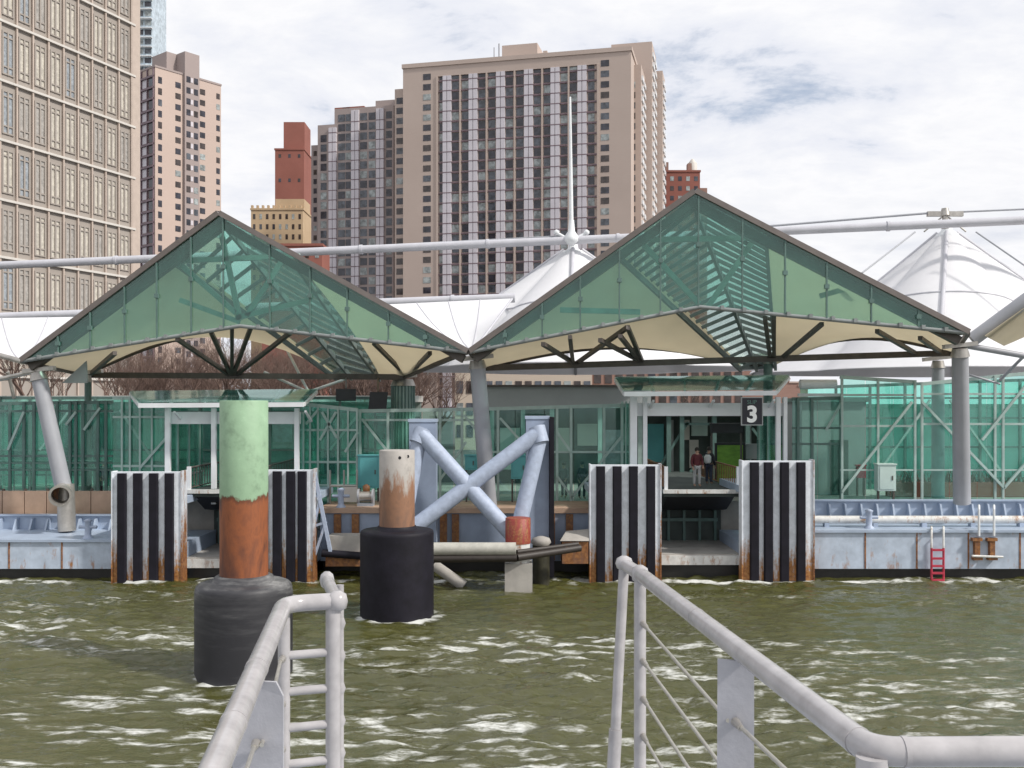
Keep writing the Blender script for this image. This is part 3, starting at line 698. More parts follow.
# sign
def text_mesh(s, size, mat, name, parent, center, depth=.02, bold=.0):
    cu = bpy.data.curves.new(name, 'FONT'); cu.body = s; cu.size = size; cu.extrude = depth; cu.align_x = 'CENTER'; cu.align_y = 'CENTER'; cu.offset = bold
    o = bpy.data.objects.new('tmp', cu); COL.objects.link(o); bpy.context.view_layer.update()
    me = bpy.data.meshes.new_from_object(o.evaluated_get(bpy.context.evaluated_depsgraph_get()))
    bpy.data.objects.remove(o); me.name = name; me.materials.clear(); me.materials.append(mat)
    vs = np.empty(len(me.vertices)*3, dtype=np.float32); me.vertices.foreach_get('co', vs); vs = vs.reshape(-1, 3)
    cx, cy = (vs[:, 0].min()+vs[:, 0].max())/2, (vs[:, 1].min()+vs[:, 1].max())/2
    ob = bpy.data.objects.new(name, me); COL.objects.link(ob); ob.parent = parent; off = V((0, 0, 0)); p = parent
    while p is not None: off += p.location; p = p.parent
    me.transform(Matrix.Translation((-cx, -cy, 0))); me.transform(Matrix.Rotation(math.radians(90), 4, 'X'))
    ob.location = V(center)-off; return ob
sg = thing('gate_sign', at(752, 411, 42.7), 'black sign with a white numeral 3 hung on the right gate', 'sign')
a, c = at(742, 398, 42.7), at(762, 424.5, 42.7)
MB().box(a.x, c.x, 42.7, 42.76, c.z, a.z).build('board', M['sign_black'], sg)
b = MB(); b.box(a.x-.04, a.x, 42.68, 42.77, c.z-.04, a.z+.04).box(c.x, c.x+.04, 42.68, 42.77, c.z-.04, a.z+.04).box(a.x, c.x, 42.68, 42.77, c.z-.04, c.z).box(a.x, c.x, 42.68, 42.77, a.z, a.z+.04); b.build('frame', M['fascia'], sg)
text_mesh('3', .95, M['sign_white'], 'numeral', sg, at(752, 414, 42.69), .012, .035)
text_mesh('SLIP', .24, M['sign_green'], 'lettering', sg, at(752, 402, 42.69), .01)

# ------------------------------------------------------------------ glass screens
def screen(label, px0, px1, ytop, ymid, ybot, Y, posts, diags, gm='g_wall', fm='green_steel', group='green glass screens', pane_n=3, pw=.12, low=()):
    r = thing('glass_screen', (X_((px0+px1)/2, Y), Y, Z_(ybot, Y)), label, 'glass wall', group)
    t0, t1 = ytop if isinstance(ytop, tuple) else (ytop, ytop)
    for i in range(pane_n):
        a, c = px0+(px1-px0)*i/pane_n+.3, px0+(px1-px0)*(i+1)/pane_n-.3
        ta, tc_ = t0+(t1-t0)*i/pane_n, t0+(t1-t0)*(i+1)/pane_n
        MB().slab([at(a, ybot, Y), at(c, ybot, Y), at(c, tc_, Y), at(a, ta, Y)], (0, .02, 0)).build('pane', M[gm], r)
    MB().beam(at(px0, t0, Y), at(px1, t1, Y), .14, .16).build('rail', M[fm], r)
    for ym in ymid: MB().beam(at(px0, ym, Y-.06), at(px1, ym, Y-.06), .08, .1).build('rail', M[fm], r)
    for ym in low: MB().beam(at(px0, ym, Y-.1), at(px1, ym, Y-.1), .06, .07).build('rail', M[fm], r)
    for px in posts:
        t = (px-px0)/(px1-px0); MB().beam(at(px, ybot+8, Y-.1), at(px, t0+(t1-t0)*t-1, Y-.1), pw).build('post', M[fm], r)
    for (xa, ya, xb, yb) in diags:
        MB().beam(at(xa, ya, Y-.2), at(xb, yb, Y-.2), .11).build('brace', M['pale_green_steel'], r)
    return r
screen('green glass screen behind the leaning column at left', -30, 113, (404, 402), (411, 456), 486, 47.6, (-8, 10, 24, 34, 57, 70, 76, 83, 98, 106), ((66, 425, 76, 412), (84, 430, 100, 408), (8, 450, 24, 412), (40, 408, 57, 440)), low=(463, 470), pane_n=5)
screen('clear green glass bay between leftmost fender and left gate', 113, 166, (398, 398), (417, 466), 500, 46.2, (122, 130, 140, 152), ((140, 468, 168, 436),), pane_n=2, fm='pale_green_steel', pw=.08)
screen('dark green glass bay right of the left gate', 302, 358, (404, 410), (430, 462), 520, 46.6, (310, 318, 328, 338, 348, 357), ((306, 424, 318, 410), (345, 452, 358, 432), (320, 440, 336, 412), (322, 412, 337, 438)), gm='g_wall2', pane_n=3, fm='pale_green_steel', pw=.08, low=(485,))
screen('glass bay behind the bleached pile and the lavender cross frame', 358, 486, (411, 409), (420,), 508, 47.4, (360, 388, 440, 462, 484), ((362, 419, 388, 452), (440, 480, 466, 442), (464, 415, 484, 440)), fm='pale_green_steel', pane_n=4)
screen('glass bay with V braces between the cross frame and the right gate', 486, 632, (409, 405), (452,), 508, 47.0, (498, 557, 571, 604, 622), ((557, 432, 571, 452), (557, 476, 572, 497), (572, 497, 622, 436), (500, 418, 520, 440)), fm='pale_green_steel', pane_n=5)
screen('green glass bay just right of the numbered gate', 792, 843, (399, 398), (428, 444), 500, 47.2, (798, 812, 841), ((826, 430, 842, 402), ), pane_n=2)
screen('bright green glass bay with long diagonal braces left of the grey column', 840, 916, (377, 382), (395, 426), 500, 46.6, (842, 878, 915), ((842, 492, 912, 402),), fm='pale_green_steel', pw=.1, low=(470,), pane_n=3)
screen('bright green glass bay with X braces right of the grey column', 922, 1060, (384, 370), (394, 424), 500, 46.6, (922, 995, 1003, 1040), ((922, 402, 1004, 488), (1004, 488, 1060, 424), (982, 440, 1030, 380)), fm='pale_green_steel', pw=.1, low=(470,), pane_n=5)
# inner layers
screen('teal inner glass screen deep behind the right glass bays', 800, 1080, (388, 378), (398, 418, 447), 498, 53.5, (836, 870, 905, 940, 980, 1020, 1060), ((880, 470, 930, 400), (950, 400, 1000, 470)), gm='g_wall2', group='inner glass screens', pane_n=6, low=(470, 478))
screen('teal inner glass screen deep behind the left glass bays', -40, 400, (398, 398), (412, 450), 494, 53.0, (0, 30, 60, 95, 130, 165, 200, 235, 270, 305, 340, 375), ((40, 450, 70, 410), (120, 410, 150, 455), (330, 450, 360, 412)), gm='g_wall2', group='inner glass screens', pane_n=10, low=(463, 475))

# low buildings on the platform
r = thing('terminal_shed', (0, 57, 2.8), 'long grey fascia shed with dark glazed front behind the middle glass bays', 'building')
MB().box(X_(486, 56), X_(650, 56), 55.6, 57.9, Z_(408, 56), Z_(387, 56)).build('fascia', M['fascia'], r)
MB().box(X_(486, 56), X_(650, 56), 55.4, 58, Z_(387, 56), Z_(385, 56)).build('roof_edge', M['dark_steel'], r)
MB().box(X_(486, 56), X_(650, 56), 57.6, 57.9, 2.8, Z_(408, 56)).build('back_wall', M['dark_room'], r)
for i, (p0, p1, y0, y1, k) in enumerate(((500, 520, 428, 470, 'pale_box'), (556, 572, 428, 452, 'office_line'), (578, 598, 424, 446, 'office_line'), (604, 625, 430, 478, 'wblue'), (528, 548, 430, 470, 'wd2'))):
    MB().box(X_(p0, 57), X_(p1, 57), 57.45, 57.58, Z_(y1, 57), Z_(y0, 57)).build('window', M[k], r)
b = MB()
for px in (492, 523, 552, 600, 640): b.box(X_(px, 56)-.12, X_(px, 56)+.12, 55.9, 56.15, 2.8, Z_(408, 56))
b.build('post', M['pale_green_steel'], r)
r = thing('gate_hall', (9, 57, 2.8), 'dark framed waiting hall closing the passage behind the numbered gate', 'building')
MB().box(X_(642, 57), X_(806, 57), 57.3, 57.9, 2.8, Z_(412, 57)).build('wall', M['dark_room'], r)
MB().box(X_(640, 56), X_(808, 56), 55.0, 58, Z_(412, 57), Z_(404, 57)).build('roof', M['fascia'], r)
for p0, p1, y0, y1, k in ((648, 664, 424, 462, 'teal_box'), (669, 674, 420, 474, 'fascia'), (682, 690, 420, 440, 'office_line'), (692, 708, 416, 436, 'pale_box'), (690, 699, 440, 468, 'office_line'), (711, 716, 436, 474, 'fascia'), (746, 752, 424, 474, 'fascia'), (758, 776, 424, 462, 'wblue'), (784, 800, 428, 470, 'pale_box')):
    MB().box(X_(p0, 57), X_(p1, 57), 57.14, 57.28, Z_(y1, 57), Z_(y0, 57)).build('window', M[k], r)
for xa, ya, xb, yb in ((660, 466, 688, 422), (716, 444, 690, 472), (752, 428, 780, 466), (684, 424, 716, 424)):
    MB().beam(at(xa, ya, 55.5), at(xb, yb, 55.5), .14).build('brace', M['green_steel'], r)
for px in (667, 680, 712, 745, 790): MB().box(X_(px, 56)-.12, X_(px, 56)+.12, 55.3, 55.55, 2.8, Z_(411, 56)).build('post', M['green_steel'], r)
r = thing('terminal_hall', (-18, 57, 2.8), 'dark glazed terminal hall behind the left green glass screens', 'building')
MB().box(X_(-60, 57), X_(420, 57), 57.2, 57.9, 2.8, Z_(402, 57)).build('wall', paint('grey green hall cladding', (.30, .36, .34), .7, .45, .5), r)
MB().box(X_(-60, 56), X_(420, 56), 55.2, 58, Z_(402, 57), Z_(396, 57)).build('roof', M['white_dirty'], r)
for px in range(-40, 420, 26):
    k = random.choice(['pale_box', 'office_line', 'wblue', 'wd', 'office_line', 'white_steel', 'wd']); y0 = random.uniform(412, 424); y1 = random.uniform(436, 474)
    MB().box(X_(px, 57), X_(px+random.uniform(9, 21), 57), 57.05, 57.19, Z_(y1, 57), Z_(y0, 57)).build('window', M[k], r)
for px in range(-40, 420, 52): MB().box(X_(px-4, 56)-.1, X_(px-4, 56)+.1, 55.6, 55.8, 2.8, Z_(402, 56)).build('post', M['green_steel'], r)
r = thing('kiosk', at(838, 496, 50.5), 'square grey kiosk standing behind the green glass right of the numbered gate', 'kiosk')
MB().box(X_(802, 50), X_(866, 50), 50, 53, 2.8, Z_(402, 50)).build('wall', M['fascia'], r)
MB().box(X_(799, 50), X_(869, 50), 49.8, 53.2, Z_(402, 50), Z_(398, 50)).build('roof', M['green_steel'], r)
MB().box(X_(830, 50), X_(848, 50), 49.94, 50, 2.8, Z_(440, 50)).build('door', M['dark_room'], r)
r = thing('waterfront_wall', (28, 60, 2.6), 'long white wall shining through the right glass bays', 'wall')
MB().box(X_(866, 60), X_(1140, 60), 60, 60.4, 2.6, Z_(408, 60)).build('wall', M['fab_white'], r)
b = MB().box(X_(866, 60), X_(1140, 60), 59.8, 60.5, Z_(408, 60), Z_(404, 60))
for px in range(880, 1140, 38): b.box(X_(px, 60)-.1, X_(px, 60)+.1, 59.86, 60, 2.6, Z_(408, 60))
b.build('coping', M['pale_green_steel'], r)
r = thing('planter', at(960, 490, 49.2), 'long reddish planter box with dry brown plants behind the right glass', 'planter')
MB().box(X_(890, 49), X_(1080, 49), 48.8, 49.6, 2.8, 3.5).build('box', M['red_brick'], r)
b = MB(); rnd = random.Random(4)
for i in range(260):
    x = rnd.uniform(X_(892, 49), X_(1078, 49)); y = rnd.uniform(48.9, 49.5); p = V((x, y, 3.45)); q = p+V((rnd.uniform(-.3, .3), rnd.uniform(-.2, .2), rnd.uniform(.2, .7))); b.tube(p, q, .03, .008, 4, False)
b.build('foliage', M['bark'], r)
r = thing('hoarding', at(56, 505, 46.4), 'tan board hoarding behind the left bulwark', 'board fence')
a, c = at(-20, 491, 46.3), at(113, 518, 46.3)
for i in range(6): MB().box(a.x+(c.x-a.x)*i/6+.02, a.x+(c.x-a.x)*(i+1)/6-.02, 46.3, 46.38, 1.65, a.z).build('board', M['tan_board'], r)
b = MB()
for i in range(7): x = a.x+(c.x-a.x)*i/6; b.box(x-.05, x+.05, 46.38, 46.48, 1.65, a.z+.1)
b.build('post', M['dark_steel'], r)

# ------------------------------------------------------------------ gables
def blerp(a, b, c, d, u, v): return (a.lerp(b, u)).lerp(d.lerp(c, u), v)     # a-b front edge, d-c rear edge
def gable(label, EL, A, ER, B, RL, Mr, RR, mull, struts, vee, glazed=True, skyl=((.3, .05), (.27, .12)), nsl=13, arch=(0, 0), sw=.15):
    r = thing('gable_roof', ((EL+ER)/2).xyz, label, 'canopy roof', 'folded gable roofs over the landing')
    bk = V((0, .55, 0))
    for P, Q in ((EL, A), (A, ER)):
        b = MB(); d = (Q-P).normalized(); nrm = V((-d.z, 0, d.x))
        b.slab([P-nrm*.06-bk*.2, Q-nrm*.06-bk*.2, Q+nrm*.16-bk*.2, P+nrm*.16-bk*.2], bk*1.6); rb = b.build('rake_beam', M['rake'], r)
        b = MB(); b.beam(P-nrm*.33+V((0, .5, 0)), Q-nrm*.33+V((0, .5, 0)), .4, .34); b.build('rafter', M['dark_steel'], rb)
    if glazed:
        for tri in ((EL, B, A), (B, ER, A)):
            MB().slab(list(tri), (0, .025, 0)).build('glass_panel', M['g_gable'], r)
        b = MB(); b.path([EL, B, ER], .085, 10)
        for P, Q in ((EL, B), (B, ER)):
            for i in range(1, 12): p = P.lerp(Q, i/12); b.box(p.x-.07, p.x+.07, p.y-.14, p.y+.05, p.z-.03, p.z+.14)
        b.build('bottom_rail', M['louvre'], r)
        def zed(x, lo):
            if lo: P, Q = (EL, B) if x < B.x else (B, ER)
            else: P, Q = (EL, A) if x < A.x else (A, ER)
            return P.lerp(Q, (x-P.x)/(Q.x-P.x))
        for px in mull:
            x = px/F*1; x = (px-512)/F*((EL.y+ER.y)/2)
            x = X_(px, EL.y+(ER.y-EL.y)*(px-mull[0])/(mull[-1]-mull[0]))
            p, q = zed(x, True), zed(x, False)
            b = MB(); b.beam(p+V((0, -.03, 0)), q+V((0, -.03, -.1)), .06, .09); mid = p.lerp(q, .55); b.box(mid.x-.09, mid.x+.09, mid.y-.12, mid.y+.03, mid.z-.09, mid.z+.09)
            b.build('mullion', M['green_steel'], r)
    # fabric roof
    s0 = lambda v: skyl[0][0]+(skyl[0][1]-skyl[0][0])*v
    s1 = lambda v: skyl[1][0]+(skyl[1][1]-skyl[1][0])*v
    def sag(p, u, v, h): return p+V((0, 0, -.3*math.sin(math.pi*u)*math.sin(math.pi*v)+h*math.sin(math.pi*u)*v*v))
    EL2, A2, ER2 = EL+V((.1, .5, .0)), A+V((0, .5, -.1)), ER+V((-.1, .5, .0))
    MB().sheet(lambda u, v: sag(blerp(EL2, A2, Mr, RL, u*(1-s0(v)), v), u, v, arch[0]), 16, 8).build('roof_fabric', M['fab_beige'], r)
    MB().sheet(lambda u, v: sag(blerp(A2, ER2, RR, Mr, s1(v)+u*(1-s1(v)), v), u, v, arch[1]), 16, 8).build('roof_fabric', M['fab_beige'], r)
    MB().sheet(lambda u, v: blerp(EL2, A2, Mr, RL, 1-s0(v)+u*s0(v), v), 3, 8).build('skylight', M['g_sky'], r)
    MB().sheet(lambda u, v: blerp(A2, ER2, RR, Mr, u*s1(v), v), 3, 8).build('skylight', M['g_sky'], r)
    b = MB()
    for i in range(nsl+1):
        v = i/nsl; c = A2.lerp(Mr, v)-V((0, 0, .08)); vo = min(1, v+.05); b.beam(c, blerp(EL2, A2, Mr, RL, 1-s0(vo), vo)-V((0, 0, .1)), sw, .16); b.beam(c, blerp(A2, ER2, RR, Mr, s1(vo), vo)-V((0, 0, .1)), sw, .16)
    for f in (lambda v: A2.lerp(Mr, v), lambda v: blerp(EL2, A2, Mr, RL, 1-s0(v), v), lambda v: blerp(A2, ER2, RR, Mr, s1(v), v)):
        b.beam(f(0)-V((0, 0, .2)), f(1)-V((0, 0, .2)), .14, .22)
    b.build('louvre_slats', M['louvre'], r)
    b = MB(); b.beam(RL, RR, .3, .28); b.build('tie_beam', M['dark_steel'], r)
    b = MB()
    for P, Q in ((EL, RL), (ER, RR)): b.beam(P, Q, .16, .18)
    for P, Q, h in ((RL, Mr, arch[0]), (Mr, RR, arch[1])):
        b.path([P.lerp(Q, i/14)+V((0, 0, h*math.sin(math.pi*i/14))) for i in range(15)], .09, 8)
    b.build('edge_beam', M['dark_steel'], r)
    for (xa, ya, xb, yb) in struts:      # from the tie beam up to the bottom rail
        Yt = RL.y+(RR.y-RL.y)*((xa-512)/F*RL.y-RL.x)/(RR.x-RL.x); Yb = (EL.y+ER.y)/2+.3
        MB().beam(at(xa, ya, Yt), at(xb, yb, Yb), .17, .17).build('strut', M['dark_steel'], r)
    for (xa, ya, xb, yb) in vee:
        Yb = (EL.y+ER.y)/2+1.2; MB().beam(at(xa, ya, Yb), at(xb, yb, Yb), .2, .22).build('truss_member', M['pale_green_steel'], r)
    return r
EL, A, ER, B = at(22, 361, 44), at(219, 214, 43), at(467, 352, 42), at(240, 326, 43)
gable('left glass gable over the landing, its skylight slats showing through', EL, A, ER, B, at(85, 375, 50), at(352, 375, 53), at(404, 377, 50), (60, 92, 126, 158, 192, 224, 270, 310, 347, 388, 425),
      ((230, 375, 177, 339), (231, 375, 211, 332), (232, 375, 232, 327), (233, 375, 251, 327), (236, 375, 290, 333), (88, 376, 115, 353), (405, 374, 374, 343), (409, 374, 430, 353)),
      ((171, 256, 236, 313), (284, 258, 247, 316), (150, 262, 300, 256), (219, 222, 240, 320), (180, 300, 240, 322), (236, 318, 310, 300)), skyl=((.26, .06), (.30, .55)), nsl=13, arch=(2.1, 0), sw=.10)
EL, A, ER, B = at(470, 352, 42), at(695, 192, 41), at(968, 333, 40), at(700, 307, 41)
gable('right glass gable over the landing, the larger of the two glazed ones', EL, A, ER, B, at(484, 368, 48), at(757, 366, 49.5), at(954, 353, 46.5), (505, 542, 580, 619, 660, 698, 742, 785, 827, 872, 920),
      ((574, 363, 543, 344), (573, 363, 570, 337), (577, 363, 628, 327), (640, 361, 620, 336), (642, 361, 628, 328), (640, 361, 600, 340), (783, 357, 822, 324), (774, 357, 774, 318), (770, 357, 765, 318), (915, 353, 877, 331), (940, 352, 920, 338)),
      ((637, 238, 699, 304), (759, 232, 707, 308), (640, 240, 757, 238), (560, 310, 640, 312), (820, 296, 870, 282)), skyl=((.34, .06), (.28, .10)), nsl=22, arch=(.95, 1.0), sw=.09)
r = thing('roof_stay', at(308, 390, 52), 'thin white V shaped stays hanging below the left gable before the bare trees', 'stay')
for (xa, ya, xb, yb) in ((283, 342, 308, 391), (264, 372, 308, 392), (308, 392, 346, 379)): MB().tube(at(xa, ya, 52), at(xb, yb, 52), .07, n=8).build('rod', M['white_steel'], r)
# columns
def column(label, P, Q, r0, mat='col_grey', group='grey columns carrying the gables', head=True):
    r = thing('steel_column', Q, label, 'column', group)
    MB().tube(P, Q, r0, r0*1.08, 28).build('shaft', M[mat], r)
    if head:
        b = MB(); d = (P-Q).normalized(); b.tube(P-d*.1, P+d*.25, r0*1.18, r0*.9, 24); b.beam(P+V((-.7, 0, .3)), P+V((.7, 0, .45)), .3, .18); b.build('head', M['galv'], r)
    return r
lc = column('leaning grey column with an open pipe stub at its foot, at left', at(39, 378, 44.6), at(64, 490, 44.6), .33)
b = MB(); b.tube(at(65.5, 484, 44.5), at(67, 531, 44.4), .37, .38, 28); b.build('foot', M['galv'], lc)
b = MB(); p, q = at(62, 492, 44.2), at(60, 496, 43.2)
n = 28; b.tube(p, q, .40, .44, n, False); b.tube(q, p, .37, .37, n, False)
d = (q-p).normalized(); b.tube(q-d*.1, q, .47, .47, n, False)
a_ = d.cross(V((0, 0, 1))).normalized(); c_ = a_.cross(d)
ring = [q+a_*math.cos(2*math.pi*i/n)*rr+c_*math.sin(2*math.pi*i/n)*rr for rr in (.47, .37) for i in range(n)]
b.add(ring, [(i, (i+1) % n, n+(i+1) % n, n+i) for i in range(n)]); b.build('pipe_stub', M['galv'], lc)
b = MB(); b.add([p+a_*math.cos(2*math.pi*i/n)*.37+c_*math.sin(2*math.pi*i/n)*.37 for i in range(n)], [tuple(range(n))]); b.build('stub_end', M['rust'], lc)
column('slightly leaning grey column between the two glazed gables', at(477.5, 366, 43.6), at(489, 508, 44.2), .34)
column('upright grey column at the right end of the right gable', at(960, 354, 42.5), at(962, 503, 43.8), .335)
column('slim rear column beyond the upright grey column', at(938, 366, 47.5), at(938, 498, 47.5), .28, head=True)
fc = column('thick fluted grey green column behind the bleached pile', at(403, 384, 50.5), at(403, 500, 50.5), .55, 'pale_green_steel')
b = MB()
for i in range(20): t = i/20*6.283; b.tube(at(403, 386, 50.5)+V((math.cos(t)*.56, math.sin(t)*.56, 0)), at(403, 500, 50.5)+V((math.cos(t)*.59, math.sin(t)*.59, 0)), .05, n=6)
b.build('flute', M['green_steel'], fc)
column('short dark column below the left end of the left gable', at(88, 380, 49), at(88, 495, 49), .16, 'green_steel')
column('dark column hidden in the louvre foot behind the right gate', at(768, 362, 49), at(768, 495, 49), .22, 'green_steel')

# ------------------------------------------------------------------ tents, boom, mast, cables
def tent(label, peak, rx, ry, zb, nr=8, rot=0.):
    r = thing('tent_canopy', (peak.x, peak.y, zb), label, 'tent roof', 'white tensile tents behind the gables')
    def prof(rr): return (peak.z-zb)*((1-rr)**1.12)
    nA, nR = 96, 18
    def P(i, j):
        rr = .045+.955*j/nR; t = 2*math.pi*i/nA; c = abs(math.cos((t-rot)*nr/2))
        rad = rr*(1-.20*(1-c)*rr); z = zb+prof(rr)-(.55*(1-c**.6))*math.sin(math.pi*rr)
        return V((peak.x+rx*rad*math.cos(t), peak.y+ry*rad*math.sin(t), z))
    b = MB(); vs = [P(i, j) for j in range(nR+1) for i in range(nA)]
    vs2 = [p-V((0, 0, .04)) for p in vs]; k = len(vs)
    b.add(vs+vs2, [(j*nA+i, j*nA+(i+1) % nA, (j+1)*nA+(i+1) % nA, (j+1)*nA+i) for j in range(nR) for i in range(nA)]+[(k+j*nA+i, k+(j+1)*nA+i, k+(j+1)*nA+(i+1) % nA, k+j*nA+(i+1) % nA) for j in range(nR) for i in range(nA)], True)
    b.build('fabric', M['fab_white'], r)
    b = MB()
    for m_ in range(nr):
        t = rot+2*math.pi*m_/nr; i = t/(2*math.pi)*nA
        b.path([P(i, j)+V((0, 0, .03)) for j in range(0, nR+1, 2)], .13, 8)
    b.path([P(i, 8)+V((0, 0, .02)) for i in range(0, nA+1, 2)], .06, 8)
    b.build('seam', M['boom'], r)
    b = MB(); b.lathe((peak.x, peak.y, peak.z-.9), [(.8, 0), (.7, .35), (.35, .6), (.25, 1.1)], 20); b.build('cap', M['white_steel'], r); return r
tent('white tent peak left of the right gable, below the tall mast', at(573, 244, 64), 12.5, 11, 9.6, 4, math.radians(-94))
tent('white tent peak at the right end under the long boom', at(947, 226, 64), 12.5, 11, 9.4, 4, math.radians(-113))
def sheet_thing(label, a, b_, c, d):
    r = thing('roof_sheet', c, label, 'roof fabric', 'white fabric sheets between the gables')
    MB().sheet(lambda u, v: blerp(a, b_, c, d, u, v)+V((0, 0, -.5*math.sin(math.pi*u)*math.sin(math.pi*v))), 12, 8).build('fabric', M['fab_white'], r)
    for k in (.25, .5, .75): MB().path([blerp(a, b_, c, d, k, j/10)+V((0, 0, -.5*math.sin(math.pi*k)*math.sin(math.pi*j/10)+.03)) for j in range(11)], .035, 6).build('seam', M['boom'], r)
    MB().tube(c, b_, .06, n=8).build('edge_cable', M['boom'], r); MB().tube(d, a, .06, n=8).build('edge_cable', M['boom'], r); return r
sheet_thing('white fabric sheet dipping to the valley between the glazed gables', at(385, 305, 57), at(512, 299, 57), at(474, 350, 45), at(466, 351, 45))
sheet_thing('white fabric sheet left of the left gable', at(-90, 320, 60), at(95, 317, 59), at(26, 361, 46), at(14, 361, 46))
r = thing('roof_sheet', at(1030, 330, 44), 'beige fabric panel under the grey pipe at the right edge', 'roof fabric', 'white fabric sheets between the gables')
MB().sheet(lambda u, v: blerp(at(985, 336, 42.2), at(1090, 262, 42.2), at(1110, 300, 47), at(1004, 346, 46), u, v), 8, 6).build('fabric', M['fab_beige'], r)
def tube_thing(name, label, cat, P, Q, r0, mat, group=None, flanges=0):
    d = (Q-P).normalized()
    r = thing(name, (P+Q)/2, label, cat, group); MB().tube(P, Q, r0, n=20).build('tube', M[mat], r)
    b = MB(); d = (Q-P).normalized()
    for i in range(flanges): p = P.lerp(Q, (i+.5)/flanges); MB().tube(p-d*.09, p+d*.09, r0*1.2, n=20).build('collar', M[mat], r)
    return r
tube_thing('boom', 'long pale steel boom spanning the whole terminal above the tents', 'boom', at(-60, 268, 67), at(1100, 217, 60), .26, 'boom', 'steel booms above the roofs', 9)
tube_thing('boom', 'shorter pale boom low behind the left gable and the valley', 'boom', at(-80, 320, 61), at(515, 298, 58), .27, 'boom', 'steel booms above the roofs', 5)
r = thing('mast', at(571.5, 240, 63), 'tall thin white mast standing on the boom before the apartment slab', 'mast')
p = at(571.5, 240, 63); q = at(570, 97, 63); MB().tube(p, q, .15, .07, 12).build('pole', M['white_steel'], r)
b = MB(); b.lathe(p+V((0, 0, -.35)), [(.16, 0), (.5, .25), (.5, .5), (.22, .9), (.16, 1.6)], 16)
for sx in (-1, 1): b.tube(p+V((.3*sx, 0, .1)), p+V((.95*sx, 0, .45)), .1, n=8); b.lathe(p+V((.95*sx, 0, .3)), [(.05, 0), (.18, .1), (.18, .25), (.05, .35)], 10)
b.build('base', M['white_steel'], r)
r = thing('boom_fitting', at(945, 214, 62), 'grey cable fitting standing on the boom at right', 'fitting')
b = MB(); p = at(945, 214, 62); b.tube(p+V((0, 0, -.9)), p, .22, .15); b.beam(p+V((-1.1, 0, 0)), p+V((1.1, 0, 0)), .25, .3); b.tube(p+V((0, 0, -.1)), p+V((0, 0, .35)), .3, .2); b.build('body', M['galv'], r)
b = MB(); b.tube(p+V((-.2, 0, -.2)), p+V((-1.3, 0, -1.1)), .05, n=6); b.tube(p+V((.2, 0, -.2)), p+V((1.3, 0, -1.1)), .05, n=6); b.build('stay', M['galv'], r)
def cable(label, P, Q, rr=.05, g='steel cables above the roofs'):
    return tag(MB().tube(P, Q, rr, n=8).build('cable', M['col_grey'], None, (P+Q)/2), label, 'cable', g)
cable('cable running left from the boom fitting at right', at(930, 213, 62), at(770, 226, 63), .07)
cable('cable running right from the boom fitting', at(957, 212, 62), at(1100, 206, 61), .06)
cable('thin cable just above the boom between the mast and the left gable', at(560, 236, 63), at(250, 252, 65), .04)
cable('sloping stay from the boom down the left side of the right tent', at(915, 232, 60), at(862, 273, 56), .05)
cable('sloping stay from the boom down the right side of the right tent', at(976, 232, 60), at(1060, 290, 56), .05)
r = thing('pipe_brace', at(8, 375, 45), 'pale pipes crossing at the left edge below the left gable', 'brace')
b = MB(); b.tube(at(-30, 386, 45), at(36, 371, 44.5), .1); b.tube(at(-20, 350, 46), at(24, 362, 45), .12); b.tube(at(14, 398, 46.5), at(8, 372, 46), .08); b.build('pipe', M['galv'], r)
b = MB(); b.slab([at(62, 383, 45.5), at(87, 383, 45.5), at(86, 361, 45.5)], (0, .12, 0)); b.build('gusset', M['fascia'], r)
r = thing('pipe_brace', at(1000, 350, 44), 'grey pipes and stays at the right edge beside the upright column', 'brace')
b = MB(); b.tube(at(963, 345, 43), at(1060, 362, 43), .13); b.tube(at(972, 340, 43), at(1060, 275, 42), .30, n=20); b.tube(at(1040, 340, 44), at(1000, 380, 46), .07); b.tube(at(960, 372, 46), at(1000, 384, 46), .05); b.build('pipe', M['col_grey'], r)
r = thing('awning', at(825, 384, 48), 'small white roll awning left of the bright green glass bay', 'awning')
b = MB(); b.tube(at(800, 384, 47.5), at(836, 384, 47.5), .22); b.build('roll', M['white_steel'], r); MB().beam(at(798, 395, 47.6), at(840, 395, 47.6), .15).build('bar', M['white_steel'], r)

